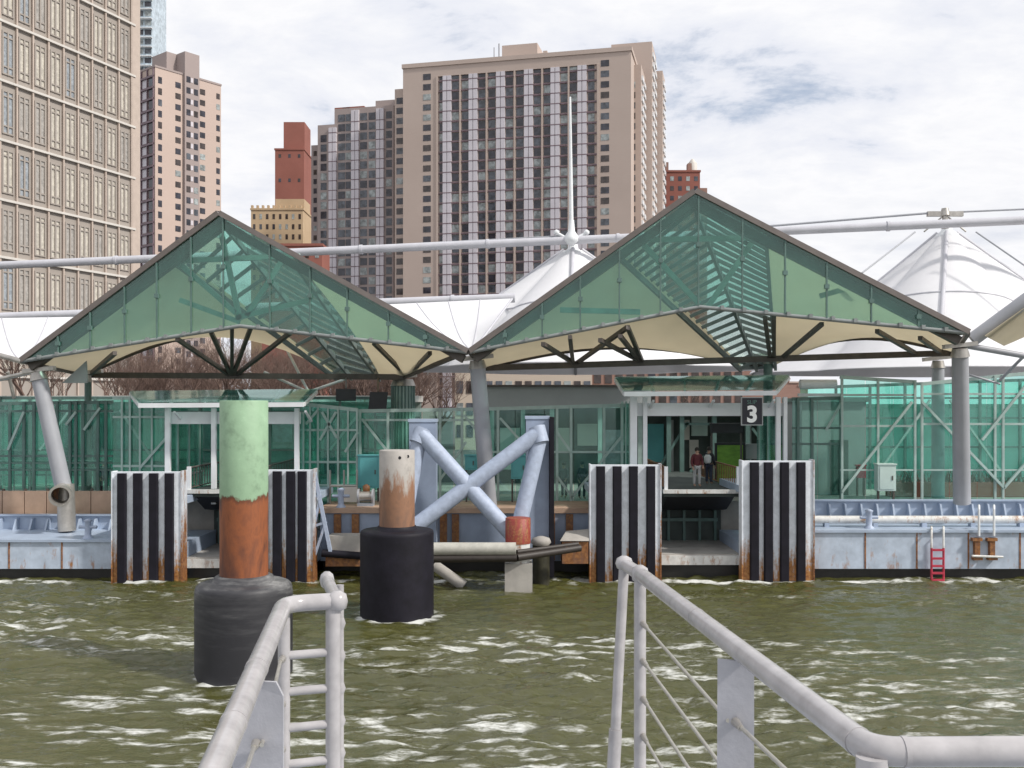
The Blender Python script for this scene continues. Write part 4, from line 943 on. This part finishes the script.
# ------------------------------------------------------------------ piles
def two_tone(name, top, low, zsplit, amp, low2, rough=.6, es=1.3, soft=.03, st=.55, rimk=.75):
    m, nt, N, L = new_mat(name); g = N.new('ShaderNodeTexCoord'); s = N.new('ShaderNodeSeparateXYZ'); L.new(g.outputs['Object'], s.inputs[0])
    v = coords(N, L); e = noise(N, L, coords(N, L, (1, 1, st)), es, 8, .68)
    zz = mathn(N, L, 'ADD', s.outputs[2], mathn(N, L, 'MULTIPLY', mathn(N, L, 'SUBTRACT', e, .5), amp))
    k = N.new('ShaderNodeMapRange'); k.inputs[1].default_value = zsplit-soft; k.inputs[2].default_value = zsplit+soft; L.new(zz, k.inputs[0])
    rim = N.new('ShaderNodeMapRange'); rim.inputs[1].default_value = zsplit-.16; rim.inputs[2].default_value = zsplit; rim.inputs[3].default_value = 0; rim.inputs[4].default_value = rimk; L.new(zz, rim.inputs[0])
    n2 = noise(N, L, v, 1.8, 8, .66); n3 = noise(N, L, coords(N, L, (1, 1, .4)), 1.0, 6, .6, .6)
    tcol = ramp(N, L, n2, [(.30, tuple(c*.70 for c in top)), (.45, top), (.62, tuple(min(1, c*1.1) for c in top)), (.72, tuple(min(1, c*1.25+.03) for c in top))])
    lcol = ramp(N, L, n3, [(.36, low), (.50, low2), (.62, tuple(c*.8 for c in low))])
    lcol = mixc(N, L, rim.outputs[0], lcol, tuple(c*.45 for c in low))
    finish(m, N, L, mixc(N, L, k.outputs[0], lcol, tcol), rough, 0, n2, .3, .03); return m
M['pile_green'] = two_tone('green over rust pile', (.265, .405, .265), (.12, .045, .028), 4.85, 1.0, (.28, .088, .032))
M['pile_white'] = two_tone('bleached over rust pile', (.40, .375, .35), (.17, .10, .07), 4.62, 3.4, (.28, .145, .085), es=2.6, soft=.26, st=.3, rimk=0)
def pile_base(name):
    m, nt, N, L = new_mat(name); v = coords(N, L); s = coords(N, L, (.5, .5, 3))
    n = noise(N, L, s, 1.2, 8, .65); n2 = noise(N, L, v, 5, 5, .6)
    g = N.new('ShaderNodeTexCoord'); sp_ = N.new('ShaderNodeSeparateXYZ'); L.new(g.outputs['Object'], sp_.inputs[0])
    k = N.new('ShaderNodeMapRange'); k.inputs[1].default_value = 1.6; k.inputs[2].default_value = 2.7; k.inputs[3].default_value = -.03; k.inputs[4].default_value = .22; L.new(sp_.outputs[2], k.inputs[0])  # paler towards the top: salt, plus wet sheen put into the colour
    f = mathn(N, L, 'ADD', n, k.outputs[0])
    c = ramp(N, L, f, [(.48, (.022, .022, .027)), (.64, (.045, .045, .05)), (.76, (.13, .13, .13)), (.86, (.28, .28, .275))])
    finish(m, N, L, c, .55, 0, n2, .2, .02); return m
M['pile_base'] = pile_base('weathered rubber with painted sheen')
def pile(label, px, Y, ytop, ybase, rp, rb, mat, neck, notches=False):
    c = V((X_(px, Y), Y, 0)); zt, zs = Z_(ytop, Y), Z_(ybase, Y)
    r = thing('mooring_pile', c, label, 'pile', 'mooring piles in the river')
    b = MB(); b.lathe(c, [(rp, zs-.4), (rp, zs+.5), (rp*1.003, zs+(zt-zs)*.5), (rp, zt-.03), (rp*.97, zt)], 56)
    if notches: pass
    b.build('shaft', M[mat], r)
    b = MB(); b.lathe(c, [(rb, -1.5), (rb*1.0, zs-(.30 if neck else .16)), (rb*.99, zs-(.17 if neck else .08)), (rb*.97, zs-(.10 if neck else .04)), (rb*.93, zs-(.05 if neck else .02)), (rb*.86, zs-.015), (rp+.2, zs)]+([(rp+.13, zs+.14), (rp+.04, zs+.18)] if neck else [(rp+.1, zs), (rp+.04, zs+.12)]), 64); b.build('collar', M['pile_base'] if neck else M['rubber'], r)
    if notches:
        b = MB()
        for dx, dz in ((.16, -.24), (.42, -.20)): b = MB(); b.tube(c+V((dx, -math.sqrt(rp*rp-dx*dx)+.02, zt+dz)), c+V((dx, -math.sqrt(rp*rp-dx*dx)-.01, zt+dz)), .055, n=14).build('bolt_hole', M['black'], r)
    return r
pile('tall pile painted pale green over rust, with a thick grey rubber collar', 244, 27.3, 400.5, 581, .645, 1.30, 'pile_green', True)
pile('shorter bleached rusty pile with two bolt holes, in a black rubber collar', 397, 34.8, 450, 529, .615, 1.275, 'pile_white', False, True)

# ------------------------------------------------------------------ cross frame dolphin
r = thing('cross_frame', at(480, 560, 40.5), 'lavender X shaped tube frame with two slate box pylons standing in the water', 'dolphin frame')
for (x0, x1, yt, yb, Y) in ((409, 436, 420, 535, 41.6), (526, 549, 417, 532, 41.6)):
    a, c = X_(x0, Y), X_(x1, Y); b = MB(); b.box(a, c, Y, Y+.9, -.8 if x0 > 500 else .8, Z_(yt, Y)); b.build('pylon', M['pylon_paint'], r)
    MB().box(a-.04, c+.03, Y-.04, Y+.94, Z_(yt+2, Y), Z_(yt-1, Y)).build('pylon_cap', M['blue_paint'], r)
MB().box(X_(549.5, 41.5), X_(554, 41.5), 41.3, 42.4, .2, Z_(417, 41.5)).build('rubber_strip', M['rubber'], r)
tR = .32
Yx = 40.4
for pts in ([(421, 434, Yx+.5), (524, 548, Yx-.3)], [(537, 434, Yx+.5), (409, 531, Yx-.22)], [(420, 436, Yx+.6), (404, 525, Yx)], [(540, 436, Yx+.6), (520, 522, Yx)]):
    P = [at(*p) for p in pts]; MB().tube(P[0], P[1], tR*(1 if pts[0][0] != 420 else .9), n=28).build('tube', M['x_paint'], r)
MB().tube(at(537, 427, Yx+.6), at(541, 443, Yx+.45), tR*1.05, n=28).build('joint', M['x_paint'], r); MB().tube(at(423, 429, Yx+.6), at(417, 443, Yx+.45), tR*1.05, n=28).build('joint', M['x_paint'], r)
# pile stub
r = thing('stub_pile', at(518, 585, 39.6), 'short pile with a red band and a pale concrete foot under the cross frame', 'pile')
c = at(518, 0, 39.6); MB().lathe((c.x, c.y, 0), [(.5, Z_(543, 39.6)), (.5, Z_(518, 39.6)), (.45, Z_(517.5, 39.6))], 36).build('red_band', M['red_paint'], r)
MB().lathe((c.x, c.y, 0), [(.47, Z_(562, 39.6)), (.48, Z_(543, 39.6))], 36).build('shaft', M['white_dirty'], r)
MB().box(c.x-.52, c.x+.56, 39.1, 40.1, -.8, Z_(562, 39.6)).build('foot', M['concrete'], r)
r = thing('boom_log', at(500, 553, 39.4), 'long weathered beam with a dark rusty underside crossing at the foot of the cross frame', 'beam')
b = MB(); b.tube(at(426, 549, 39.2), at(516, 549, 39.0), .26, n=24); b.build('beam', rusty('stained grey beam paint', (.46, .45, .40), amount=.36, scale=1.4), r)
M['rusty_log'] = rusty('tarred log with rusty edge', (.035, .028, .024), amount=.33, scale=1.5)
b = MB(); b.tube(at(424, 559, 39.1), at(517, 558, 38.9), .15, n=20); b.tube(at(517, 557.5, 38.9), at(580, 548, 40.2), .15, .14, n=20); b.build('rubber', M['rusty_log'], r)
b = MB(); b.tube(at(517, 552, 38.95), at(578, 544, 40.2), .09, n=16); b.build('pipe', M['rusty_log'], r)
r = thing('strut_pipe', at(445, 575, 40), 'weathered diagonal pipe dipping into the water behind the black collared pile', 'pipe')
MB().tube(at(434, 565, 40.4), at(464, 586, 40.2), .22, n=18).build('pipe', M['concrete'], r)
r = thing('strut_pipe', at(540, 570, 41), 'olive stained pipe standing behind the pale concrete foot', 'pipe')
MB().tube(at(541, 545, 41), at(541, 592, 41), .35, n=18).build('pipe', M['weed'], r)
MB().lathe(tuple(at(541, 541, 41)), [(.3, -.2), (.42, -.05), (.35, .12), (.1, .2)], 18).build('head', M['concrete'], r)
# middle pontoon
r = thing('pontoon', (-2, 45, 0), 'rusty middle pontoon behind the cross frame', 'pontoon')
MB().box(X_(322, 44), X_(590, 44), 43.6, 46.85, .5, Z_(513, 43.6)).build('hull', M['pylon_paint'], r)
MB().box(X_(322, 44)+.1, X_(590, 44)-.1, 43.8, 46.8, -1, .5).build('hull_bottom', M['tar'], r)
MB().box(X_(320, 44), X_(592, 44), 43.5, 46.85, Z_(513, 43.6), Z_(508, 43.6)).build('deck_edge', M['tan_board'], r)
b = MB()
for px in (334, 352, 440, 452, 548, 566): MB().box(X_(px, 43.5), X_(px+7, 43.5), 43.42, 43.6, .55, Z_(514, 43.6)).build('stiffener', M['rust'], r)
r = thing('fender_bracket', at(575, 550, 41.5), 'rusty boxed bracket with a pale top left of the numbered slip fender', 'bracket')
MB().box(X_(562, 41.4), X_(588, 41.4), 41.2, 42.4, Z_(563, 41.4), Z_(541, 41.4)).build('box', M['rust'], r); MB().hexa([at(560, 541, 41.1), at(589, 541, 41.1), at(589, 541, 43), at(560, 541, 43), at(566, 531, 41.8), at(589, 529, 41.8), at(589, 529, 43), at(566, 531, 43)]).build('top', M['concrete'], r)
r = thing('fender_bracket', at(345, 548, 42), 'rusty timber stack with a pale top right of the braced fender', 'bracket')
MB().box(X_(326, 42), X_(362, 42), 41.9, 43.2, Z_(566, 42), Z_(552, 42)).build('timber', M['rust'], r); MB().tube(at(322, 553, 41.7), at(362, 556, 41.7), .16).build('log', M['rubber'], r)
MB().box(X_(328, 42), X_(360, 42), 42, 43, Z_(552, 42), Z_(536, 42)).build('crate', M['concrete'], r)
r = thing('scaffold', at(348, 470, 45.8), 'thin grey pipe frame with a white notice on the middle pontoon', 'frame')
b = MB()
for px in (330, 344, 357): b.tube(at(px, 522, 45.4), at(px, 470, 45.4), .05, n=8)
b.tube(at(330, 486, 45.4), at(357, 486, 45.4), .05, n=8); b.tube(at(330, 505, 45.4), at(357, 505, 45.4), .05, n=8); b.build('frame', M['galv'], r)
MB().box(X_(343, 45.3), X_(357, 45.3), 45.28, 45.32, Z_(502, 45.3), Z_(487, 45.3)).build('notice', M['office_line'], r)

# ------------------------------------------------------------------ bitts, ladders
def bitt(label, px, y, Y, mat, h=.55):
    p = at(px, y, Y); r = thing('mooring_bitt', p, label, 'bollard', 'mooring bitts on the decks')
    MB().lathe(p, [(.22, 0), (.2, .05), (.13, .12), (.13, h*.9), (.18, h), (.05, h+.06)], 18).build('post', M[mat], r)
    MB().tube(p+V((-.38, 0, h*.62)), p+V((.38, 0, h*.62)), .07, n=12).build('cross_bar', M[mat], r); return r
def deckz(z, Y): return HY+(CZ-z)/Y*F
bitt('blue grey cross bitt on the left pontoon near the leaning column', 88, deckz(1.65, 42.5), 42.5, 'x_paint', .75)
bitt('blue grey cross bitt on the right pontoon', 869, deckz(2.05, 42.6), 42.6, 'x_paint', .75)
bitt('pale blue cross bitt on the middle pontoon', 341, deckz(Z_(508, 43.6), 43.9), 43.9, 'x_paint', .8)
r = thing('winch', at(366, 520, 44.6), 'small grey drum winch on the middle pontoon right of the white notice', 'winch')
p = at(366, 508, 44.6); p.z = Z_(508, 43.6)
MB().box(p.x-.35, p.x+.35, 44.3, 44.9, p.z, p.z+.12).build('base', M['deck_grey'], r)
MB().tube(p+V((-.28, 0, .42)), p+V((.28, 0, .42)), .22, n=20).build('drum', M['galv'], r)
for sx in (-1, 1): MB().tube(p+V((.28*sx, 0, .42)), p+V((.36*sx, 0, .42)), .34, n=20).build('flange', M['col_grey'], r)
MB().lathe(p+V((0, .1, .75)), [(.05, -.2), (.16, -.1), (.16, .12), (.05, .2)], 14).build('motor', M['rust'], r)
r = thing('boarding_ladder', at(937, 580, 41.8), 'red ladder with pale handles hanging down the right pontoon', 'ladder')
for px in (931.5, 943.5): MB().path([at(px, 586, 41.7), at(px, 548, 41.7)], .05, 8).build('rail', M['red_ladder'], r)
for px in (931.5, 943.5): MB().path([at(px, 548, 41.7), at(px, 531, 41.7), at(px, 527, 42.1), at(px, 529, 42.5)], .045, 8).build('handle', M['white_dirty'], r)
for y in (550, 558.5, 566, 573, 580): MB().box(X_(931.5, 41.7), X_(943.5, 41.7), 41.64, 41.76, Z_(y+1, 41.7), Z_(y-1, 41.7)).build('rung', M['red_ladder'], r)
r = thing('grab_rail', at(985, 530, 41.8), 'pair of white grab hoops above rusty brackets on the right pontoon', 'grab rail')
for px in (979, 994):
    MB().path([at(px, 536, 41.75), at(px, 508, 41.8), at(px, 505, 42.2), at(px, 522, 42.5)], .05, 8, .1).build('hoop', M['white_steel'], r)
    b = MB(); b.box(X_(px-4, 41.8), X_(px+1, 41.8), 41.78, 41.98, Z_(556, 41.8), Z_(538, 41.8)); b.box(X_(px-7, 41.8), X_(px+3, 41.8), 41.74, 41.96, Z_(541, 41.8), Z_(538, 41.8)); b.box(X_(px-6, 41.8), X_(px+3, 41.8), 41.72, 41.96, Z_(560, 41.8), Z_(556.5, 41.8)); b.build('bracket', M['rust'], r)
b = MB(); b.tube(at(972, 556, 41.7), at(1003, 557, 41.7), .05, n=8); b.build('bar', M['white_dirty'], r)
# cabinets, display, board, lamps
def cabinet(name, label, cat, px0, px1, y0, y1, Y, mat, dep=.5, door=True, group=None):
    r = thing(name, at((px0+px1)/2, y1, Y+dep/2), label, cat, group); a, c = at(px0, y0, Y), at(px1, y1, Y)
    MB().box(a.x, c.x, Y, Y+dep, c.z, a.z).build('case', M[mat], r)
    b = MB().box(a.x-.04, c.x+.04, Y-.05, Y+dep+.04, a.z, a.z+.06)
    b.build('lid', M[mat], r)
    if door:
        d = MB().box(a.x+.08, c.x-.08, Y-.03, Y, c.z+.08, a.z-.08).build('door', M[mat], r)
        MB().box(c.x-.2, c.x-.15, Y-.06, Y-.03, (a.z+c.z)/2-.1, (a.z+c.z)/2+.1).build('handle', M['dark_steel'], d)
    if Z_(y1, Y) > 2.95:
        b = MB()
        for x in (a.x+.06, c.x-.06): b.box(x-.04, x+.04, Y+.1, Y+.2, 2.8, c.z)
        b.build('leg', M['dark_steel'], r)
    return r
cabinet('cabinet', 'pale green white cabinet standing behind the right glass bay', 'cabinet', 878, 896, 465, 491, 46.0, 'pale_box')
cabinet('cabinet', 'teal cabinet left of the bleached pile', 'cabinet', 358, 379, 456, 488, 46.3, 'teal_box')
cabinet('cabinet', 'teal cabinet seen through the right arm of the cross frame', 'cabinet', 511, 527, 456, 479, 46.2, 'teal_box')
cabinet('cabinet', 'small teal cabinet seen through the left arm of the cross frame', 'cabinet', 465, 477, 456, 470, 46.2, 'teal_box')
cabinet('display', 'black hanging display inside the numbered gate', 'display', 711, 743, 424.5, 433, 47.5, 'black', .25, False)
r = thing('gate_board', at(730, 486, 49.5), 'bright green board in a black frame inside the numbered gate', 'board')
a, c = at(717, 445, 49.5), at(743, 484, 49.5)
MB().box(a.x, c.x, 49.5, 49.56, c.z, a.z).build('face', M['banner'], r)
b = MB().box(a.x-.1, a.x, 49.45, 49.6, c.z-.1, a.z+.1).box(c.x, c.x+.1, 49.45, 49.6, c.z-.1, a.z+.1).box(a.x, c.x, 49.45, 49.6, a.z, a.z+.1).box(a.x, c.x, 49.45, 49.6, c.z-.1, c.z); b.box(a.x-.05, a.x+.05, 49.6, 49.7, 2.8, c.z); b.box(c.x-.05, c.x+.05, 49.6, 49.7, 2.8, c.z); b.build('frame', M['black'], r)
cabinet('notice_board', 'pale notice board beside the bright green board in the gate', 'notice board', 746, 757, 445, 459, 49.4, 'fascia', .1, False)
for nm, px0, px1, y0, y1, k in (('black floodlight hung left of the fluted column', 336, 356, 389, 400, 0), ('larger black floodlight leaning beside the fluted column', 368, 388, 392, 412, 1)):
    r = thing('floodlight', at((px0+px1)/2, y0, 48), nm, 'floodlight', 'black floodlights under the left gable')
    b = MB(); s = 2.0*k; b.hexa([at(px0, y1, 48), at(px1-s, y1, 48), at(px1-s, y1+1, 48.6), at(px0, y1+1, 48.6), at(px0+s, y0, 48.1), at(px1, y0, 48.1), at(px1, y0, 48.6), at(px0+s, y0, 48.6)]); b.build('housing', M['black'], r)
    MB().beam(at((px0+px1)/2, y0, 48.4), at((px0+px1)/2, 378, 49.8), .08).build('arm', M['dark_steel'], r)
cabinet('first_aid_box', 'red box on the wall of the kiosk behind green glass', 'box', 857, 866, 466, 478, 49.4, 'red_ladder', .2, False)
r = thing('guard_rail', at(62, 470, 46.9), 'low dark guard rail inside the left glass screen', 'railing')
b = MB()
for y in (461, 468): b.tube(at(-21, y, 48.4), at(112, y, 48.4), .04, n=8)
for px in range(-18, 112, 16): b.tube(at(px, 492, 48.4), at(px, 461, 48.4), .035, n=8)
b.build('rail', M['pale_green_steel'], r)

# ------------------------------------------------------------------ people
def skinmesh(name, pts, edges, radii, mat, parent, loc, sub=2, root=0):
    me = bpy.data.meshes.new(name); me.from_pydata([tuple(V(p)) for p in pts], edges, []); me.materials.append(mat)
    o = bpy.data.objects.new(name, me); COL.objects.link(o)
    sk_ = me.skin_vertices if me.skin_vertices else None
    md = o.modifiers.new('skin', 'SKIN'); md.use_smooth_shade = True
    if not me.skin_vertices: 
        bpy.context.view_layer.objects.active = o
    for i, rr in enumerate(radii):
        rr = rr if isinstance(rr, tuple) else (rr, rr); me.skin_vertices[0].data[i].radius = rr; me.skin_vertices[0].data[i].use_root = (i == root)
    ss = o.modifiers.new('sub', 'SUBSURF'); ss.levels = sub; ss.render_levels = sub
    o.parent = parent; return o
SKIN = paint('skin', (.42, .25, .18), .55, .06, 8)
HAIR = paint('dark hair', (.02, .015, .012), .6, .2, 20)
def person(loc, rot, label, cjacket, ctrouser, hscale=1., bag=None, lean=0.):
    r = thing('person', loc, label, 'person', 'people waiting at the gates'); r.rotation_euler = (0, 0, rot); r.scale = (hscale,)*3
    l = lean
    P = [(0, 0, .93), (0, 0, 1.12), (0, -.01+l*.3, 1.30), (0, l*.5, 1.44), (0, -.01+l*.6, 1.52), (0, -.02+l*.7, 1.60), (0, -.01+l*.7, 1.70),
         (.10, 0, .88), (.11, -.03, .48), (.115, .02, .09), (.12, -.14, .04), (-.10, 0, .88), (-.11, .05, .48), (-.115, .06, .09), (-.12, -.1, .04),
         (.19, 0, 1.40), (.25, .01, 1.13), (.22, -.16, .95), (.21, -.23, .90), (-.19, 0, 1.40), (-.25, .02, 1.13), (-.24, -.12, .90), (-.235, -.16, .83)]
    E = [(0, 1), (1, 2), (2, 3), (3, 4), (4, 5), (5, 6), (0, 7), (7, 8), (8, 9), (9, 10), (0, 11), (11, 12), (12, 13), (13, 14), (3, 15), (15, 16), (16, 17), (17, 18), (3, 19), (19, 20), (20, 21), (21, 22)]
    R = [(.14, .10), (.13, .10), (.16, .11), (.11, .085), (.055, .055), (.085, .095), (.075, .085), .085, .06, .042, .04, .085, .06, .042, .04, .06, .045, .034, .03, .06, .045, .034, .03]
    for sx, wv in ((1, 18), (-1, 22)):      # five fingers from each wrist
        b0 = V(P[wv])
        for k, (dx, ln) in enumerate(((-.03, .075), (-.01, .085), (.01, .08), (.03, .065), (.05*-sx, .05))):
            i = len(P); P.append(tuple(b0+V((dx, -.035 if k < 4 else -.02, -.03)))); P.append(tuple(b0+V((dx*1.2, -.05, -.03-ln*.6)))); E += [(wv, i), (i, i+1)]; R += [.012, .009]
    body = skinmesh('body', P, E, R, SKIN, r, None)
    # jacket and trousers
    J = [P[0], P[1], P[2], P[3], P[15], P[16], P[17], P[19], P[20], P[21]]; J[0] = (0, 0, .86)
    skinmesh('jacket', J, [(0, 1), (1, 2), (2, 3), (3, 4), (4, 5), (5, 6), (3, 7), (7, 8), (8, 9)], [(.185, .13), (.17, .125), (.19, .13), (.11, .10), .082, .066, .05, .082, .066, .05], cjacket, r, None)
    T = [(0, 0, .95)]+[P[i] for i in (7, 8, 9, 11, 12, 13)]
    skinmesh('trousers', T, [(0, 1), (1, 2), (2, 3), (0, 4), (4, 5), (5, 6)], [(.15, .11), .10, .075, .06, .10, .075, .06], ctrouser, r, None)
    hd = V(P[6]); b = MB()
    b.lathe(hd+V((0, .015, -.06)), [(.095, -.03), (.108, .03), (.105, .08), (.075, .13), (.02, .155)], 16); o = b.build('hair', HAIR, None); o.parent = r
    b = MB()
    for sx in (-1, 1): b.lathe(V((.034*sx, hd.y-.088, 1.635)), [(.004, -.01), (.013, 0), (.004, .01)], 8); 
    o = b.build('eyes', M['black'], None); o.parent = r
    b = MB(); b.hexa([V((-.016, hd.y-.08, 1.58)), V((.016, hd.y-.08, 1.58)), V((.01, hd.y-.06, 1.58)), V((-.01, hd.y-.06, 1.58)), V((-.007, hd.y-.085, 1.63)), V((.007, hd.y-.085, 1.63)), V((.006, hd.y-.06, 1.63)), V((-.006, hd.y-.06, 1.63))]); b.slab([V((-.025, hd.y-.086, 1.55)), V((.025, hd.y-.086, 1.55)), V((.025, hd.y-.086, 1.557)), V((-.025, hd.y-.086, 1.557))], (0, .01, 0))
    for sx in (-1, 1): b.lathe(V((.09*sx, hd.y, 1.61)), [(.008, -.03), (.018, 0), (.01, .03)], 8)
    o = b.build('face', SKIN, None); o.parent = r
    if bag:
        b = MB(); b.lathe(V((0, .2, 1.0)), [(.10, 0), (.17, .06), (.17, .32), (.10, .42)], 14); o = b.build('backpack', bag, None); o.parent = r
    return r
DK = paint('black coat', (.02, .02, .028), .8, .3, 6); DR = paint('dark red coat', (.10, .02, .025), .8, .3, 6); LT = paint('light grey trousers', (.42, .42, .42), .8, .15, 6); NV = paint('navy trousers', (.03, .035, .06), .8, .2, 6); WT = paint('white bag cloth', (.6, .6, .6), .8, .2, 6)
zr = Z_(491, 43.2)
person((X_(697, 45.6), 45.6, zr), math.radians(8), 'person in a dark red coat standing on the boarding ramp of the numbered gate', DR, LT, 1.0, DK)
person((X_(709, 47.0), 47.0, zr), math.radians(150), 'person in black with a white bag, behind the one in dark red on the ramp', DK, NV, .98, WT)
person((X_(582, 47.9), 47.9, 2.8), math.radians(25), 'person in a black coat behind the V braced glass left of the numbered slip', DK, NV, 1.02)
person((X_(564, 48.6), 48.6, 2.8), math.radians(-30), 'person in a grey coat beside the black coated one behind the glass', paint('grey coat', (.10, .10, .12), .8, .2, 6), NV, .97)
person((X_(24+80, 49.5), 49.5, 2.8), math.radians(40), 'person in navy behind the left glass screen right of the leaning column', paint('navy coat', (.03, .045, .08), .8, .2, 6), DK, 1.0)

# ------------------------------------------------------------------ foreground railings
RZ = 6.55; dz = CZ-RZ
def rp(px, py): Y = dz/(py-HY)*F; return V(((px-512)/F*Y, Y, RZ))      # a point of the top rail at its constant height
RR_ = .032; DK_Z = 5.45
r = thing('railing', (-.7, 3, DK_Z), 'white pipe railing at left with a ladder like end frame', 'railing', 'bow railings')
n0, n1, n2, n3 = V((-.49, 1.2, RZ)), rp(284, 604), rp(337, 601), rp(327, 580)
b = MB(); b.path([n0, n1, n2], RR_, 20, .10); b.path([n2, n3], .026, 20); b.lathe(n3+V((0, 0, -.036)), [(.012, 0), (.026, .01), (.032, .036), (.026, .06), (.012, .072)], 16); b.lathe(n2+V((0, 0, -.04)), [(.012, 0), (.036, .012), (.042, .04), (.036, .066), (.012, .08)], 16); b.build('top_rail', M['rail_paint'], r)
d = (n1-n0).normalized()
for q in (n1.lerp(n0, .36), n1.lerp(n0, .55)): MB().tube(q-d*.008, q+d*.008, RR_*1.05, n=20).build('weld_collar', M['rail_paint'], r)
pA, pB, pC = n1+V((.0, .0, 0)), n2+V((-.015, 0, 0)), n3.lerp(n2, .25)+V((.045, 0, 0))
MB().tube(pA+V((.0, 0, -.01)), V((pA.x, pA.y, DK_Z)), .023, n=18).build('post', M['rail_paint'], r)
MB().tube(pB, V((pB.x, pB.y, DK_Z)), .029, n=18).build('post', M['rail_paint'], r)
b = MB(); b.tube(pC, V((pC.x, pC.y, DK_Z)), .016, n=14)
for i in range(9): b.lathe(V((pC.x, pC.y, RZ-.16-.135*i)), [(.014, -.03), (.024, 0), (.014, .03)], 12)
b.build('post', M['rail_paint'], r)
for i in range(8):
    z = RZ-.195-.137*i; MB().tube(V((pA.x, pA.y, z)), V((pB.x, pB.y, z)), .0165, n=14).build('rung', M['rail_paint'], r)
pl = n1.lerp(n0, .38); pd = V((.985, .17, 0))
b = MB(); b.slab([pl+V((-.055, .04, -.03)), pl+V((.055, .02, -.03)), pl+V((.075, .02, -.07)), V((pl.x+.075, pl.y+.02, DK_Z)), V((pl.x-.075, pl.y+.045, DK_Z)), pl+V((-.075, .045, -.07))], (0, .012, 0)); b.build('plate', M['rail_plate'], r)
for i in range(4):
    z = RZ-.20-.17*i; MB().tube(V((pA.x-.005, pA.y-.03, z)), V((pl.x+.02, pl.y, z)), .0065, n=10).build('cable', M['cable'], r)
    MB().tube(V((pl.x, pl.y, z)), V((-.49, 1.2, z)), .0065, n=10).build('cable', M['cable'], r)
    MB().tube(V((pA.x, pA.y-.025, z)), V((pA.x+.003, pA.y-.07, z)), .014, .010, n=10).build('cable_fitting', M['galv'], r); MB().tube(V((pl.x+.0, pl.y+.015, z)), V((pl.x+.004, pl.y-.02, z)), .014, .010, n=10).build('cable_fitting', M['galv'], r)

r = thing('railing', (.65, 3, DK_Z), 'white pipe railing at right with steel cables running down its slope', 'railing', 'bow railings')
m0, m1, m2, m3 = rp(631, 570), rp(640, 574), rp(872, 752), V((1.5, 2.16, RZ+.004))
b = MB(); b.path([m1, m2, m3], RR_, 20, .07); b.build('top_rail', M['rail_paint'], r)
b = MB(); d1 = (m2-m1).normalized(); d2 = (m3-m2).normalized(); 
for q, d in ((m2-d1*.07, d1), (m2+d2*.07, d2), (m1.lerp(m2, .4), d1)): MB().tube(q-d*.006, q+d*.006, RR_*1.05, n=20).build('weld_collar', M['rail_paint'], r)
b = MB(); b.path([V((m1.x, m1.y, DK_Z)), m1+V((0, 0, -.01))], .027, 18); b.lathe(m1+V((0, 0, -.04)), [(.012, 0), (.034, .012), (.039, .04), (.034, .066), (.012, .08)], 16); b.build('post', M['rail_paint'], r)
e = m0+V((-.02, .1, .01)); b = MB(); b.path([e, e+V((-.045, -.05, -.75))], .024, 16); b.path([e+V((-.045, -.05, -.75)), V((e.x-.065, e.y-.06, DK_Z))], .031, 16); b.lathe(e+V((0, 0, -.03)), [(.012, 0), (.034, .012), (.042, .035), (.034, .058), (.012, .07)], 16); b.tube(e, m1, .03, n=16); b.build('stay_post', M['rail_paint'], r)
pl = rp(736, 652)
b = MB(); b.slab([pl+V((-.05, .03, -.03)), pl+V((.055, .0, -.03)), V((pl.x+.055, pl.y, DK_Z)), V((pl.x-.055, pl.y+.03, DK_Z))], (0.003, .012, 0)); b.build('plate', M['rail_plate'], r)
MB().tube(m2+V((0, 0, -.01)), V((m2.x, m2.y, DK_Z)), .034, n=18).build('post', M['rail_paint'], r)
for i in range(5):
    z = RZ-.215-.165*i; a = V((m1.x+.01, m1.y-.02, z)); c = V((pl.x-.02, pl.y+.02, z))
    MB().tube(a, c, .0065, n=10).build('cable', M['cable'], r); MB().tube(V((pl.x, pl.y, z)), V((m2.x, m2.y, z)), .0065, n=10).build('cable', M['cable'], r)
    dd = (c-a).normalized(); MB().tube(a, a+dd*.09, .014, .010, n=10).build('cable_fitting', M['galv'], r); MB().tube(V((pl.x, pl.y+.01, z)), V((pl.x, pl.y, z))+dd*.05, .014, .010, n=10).build('cable_fitting', M['galv'], r)
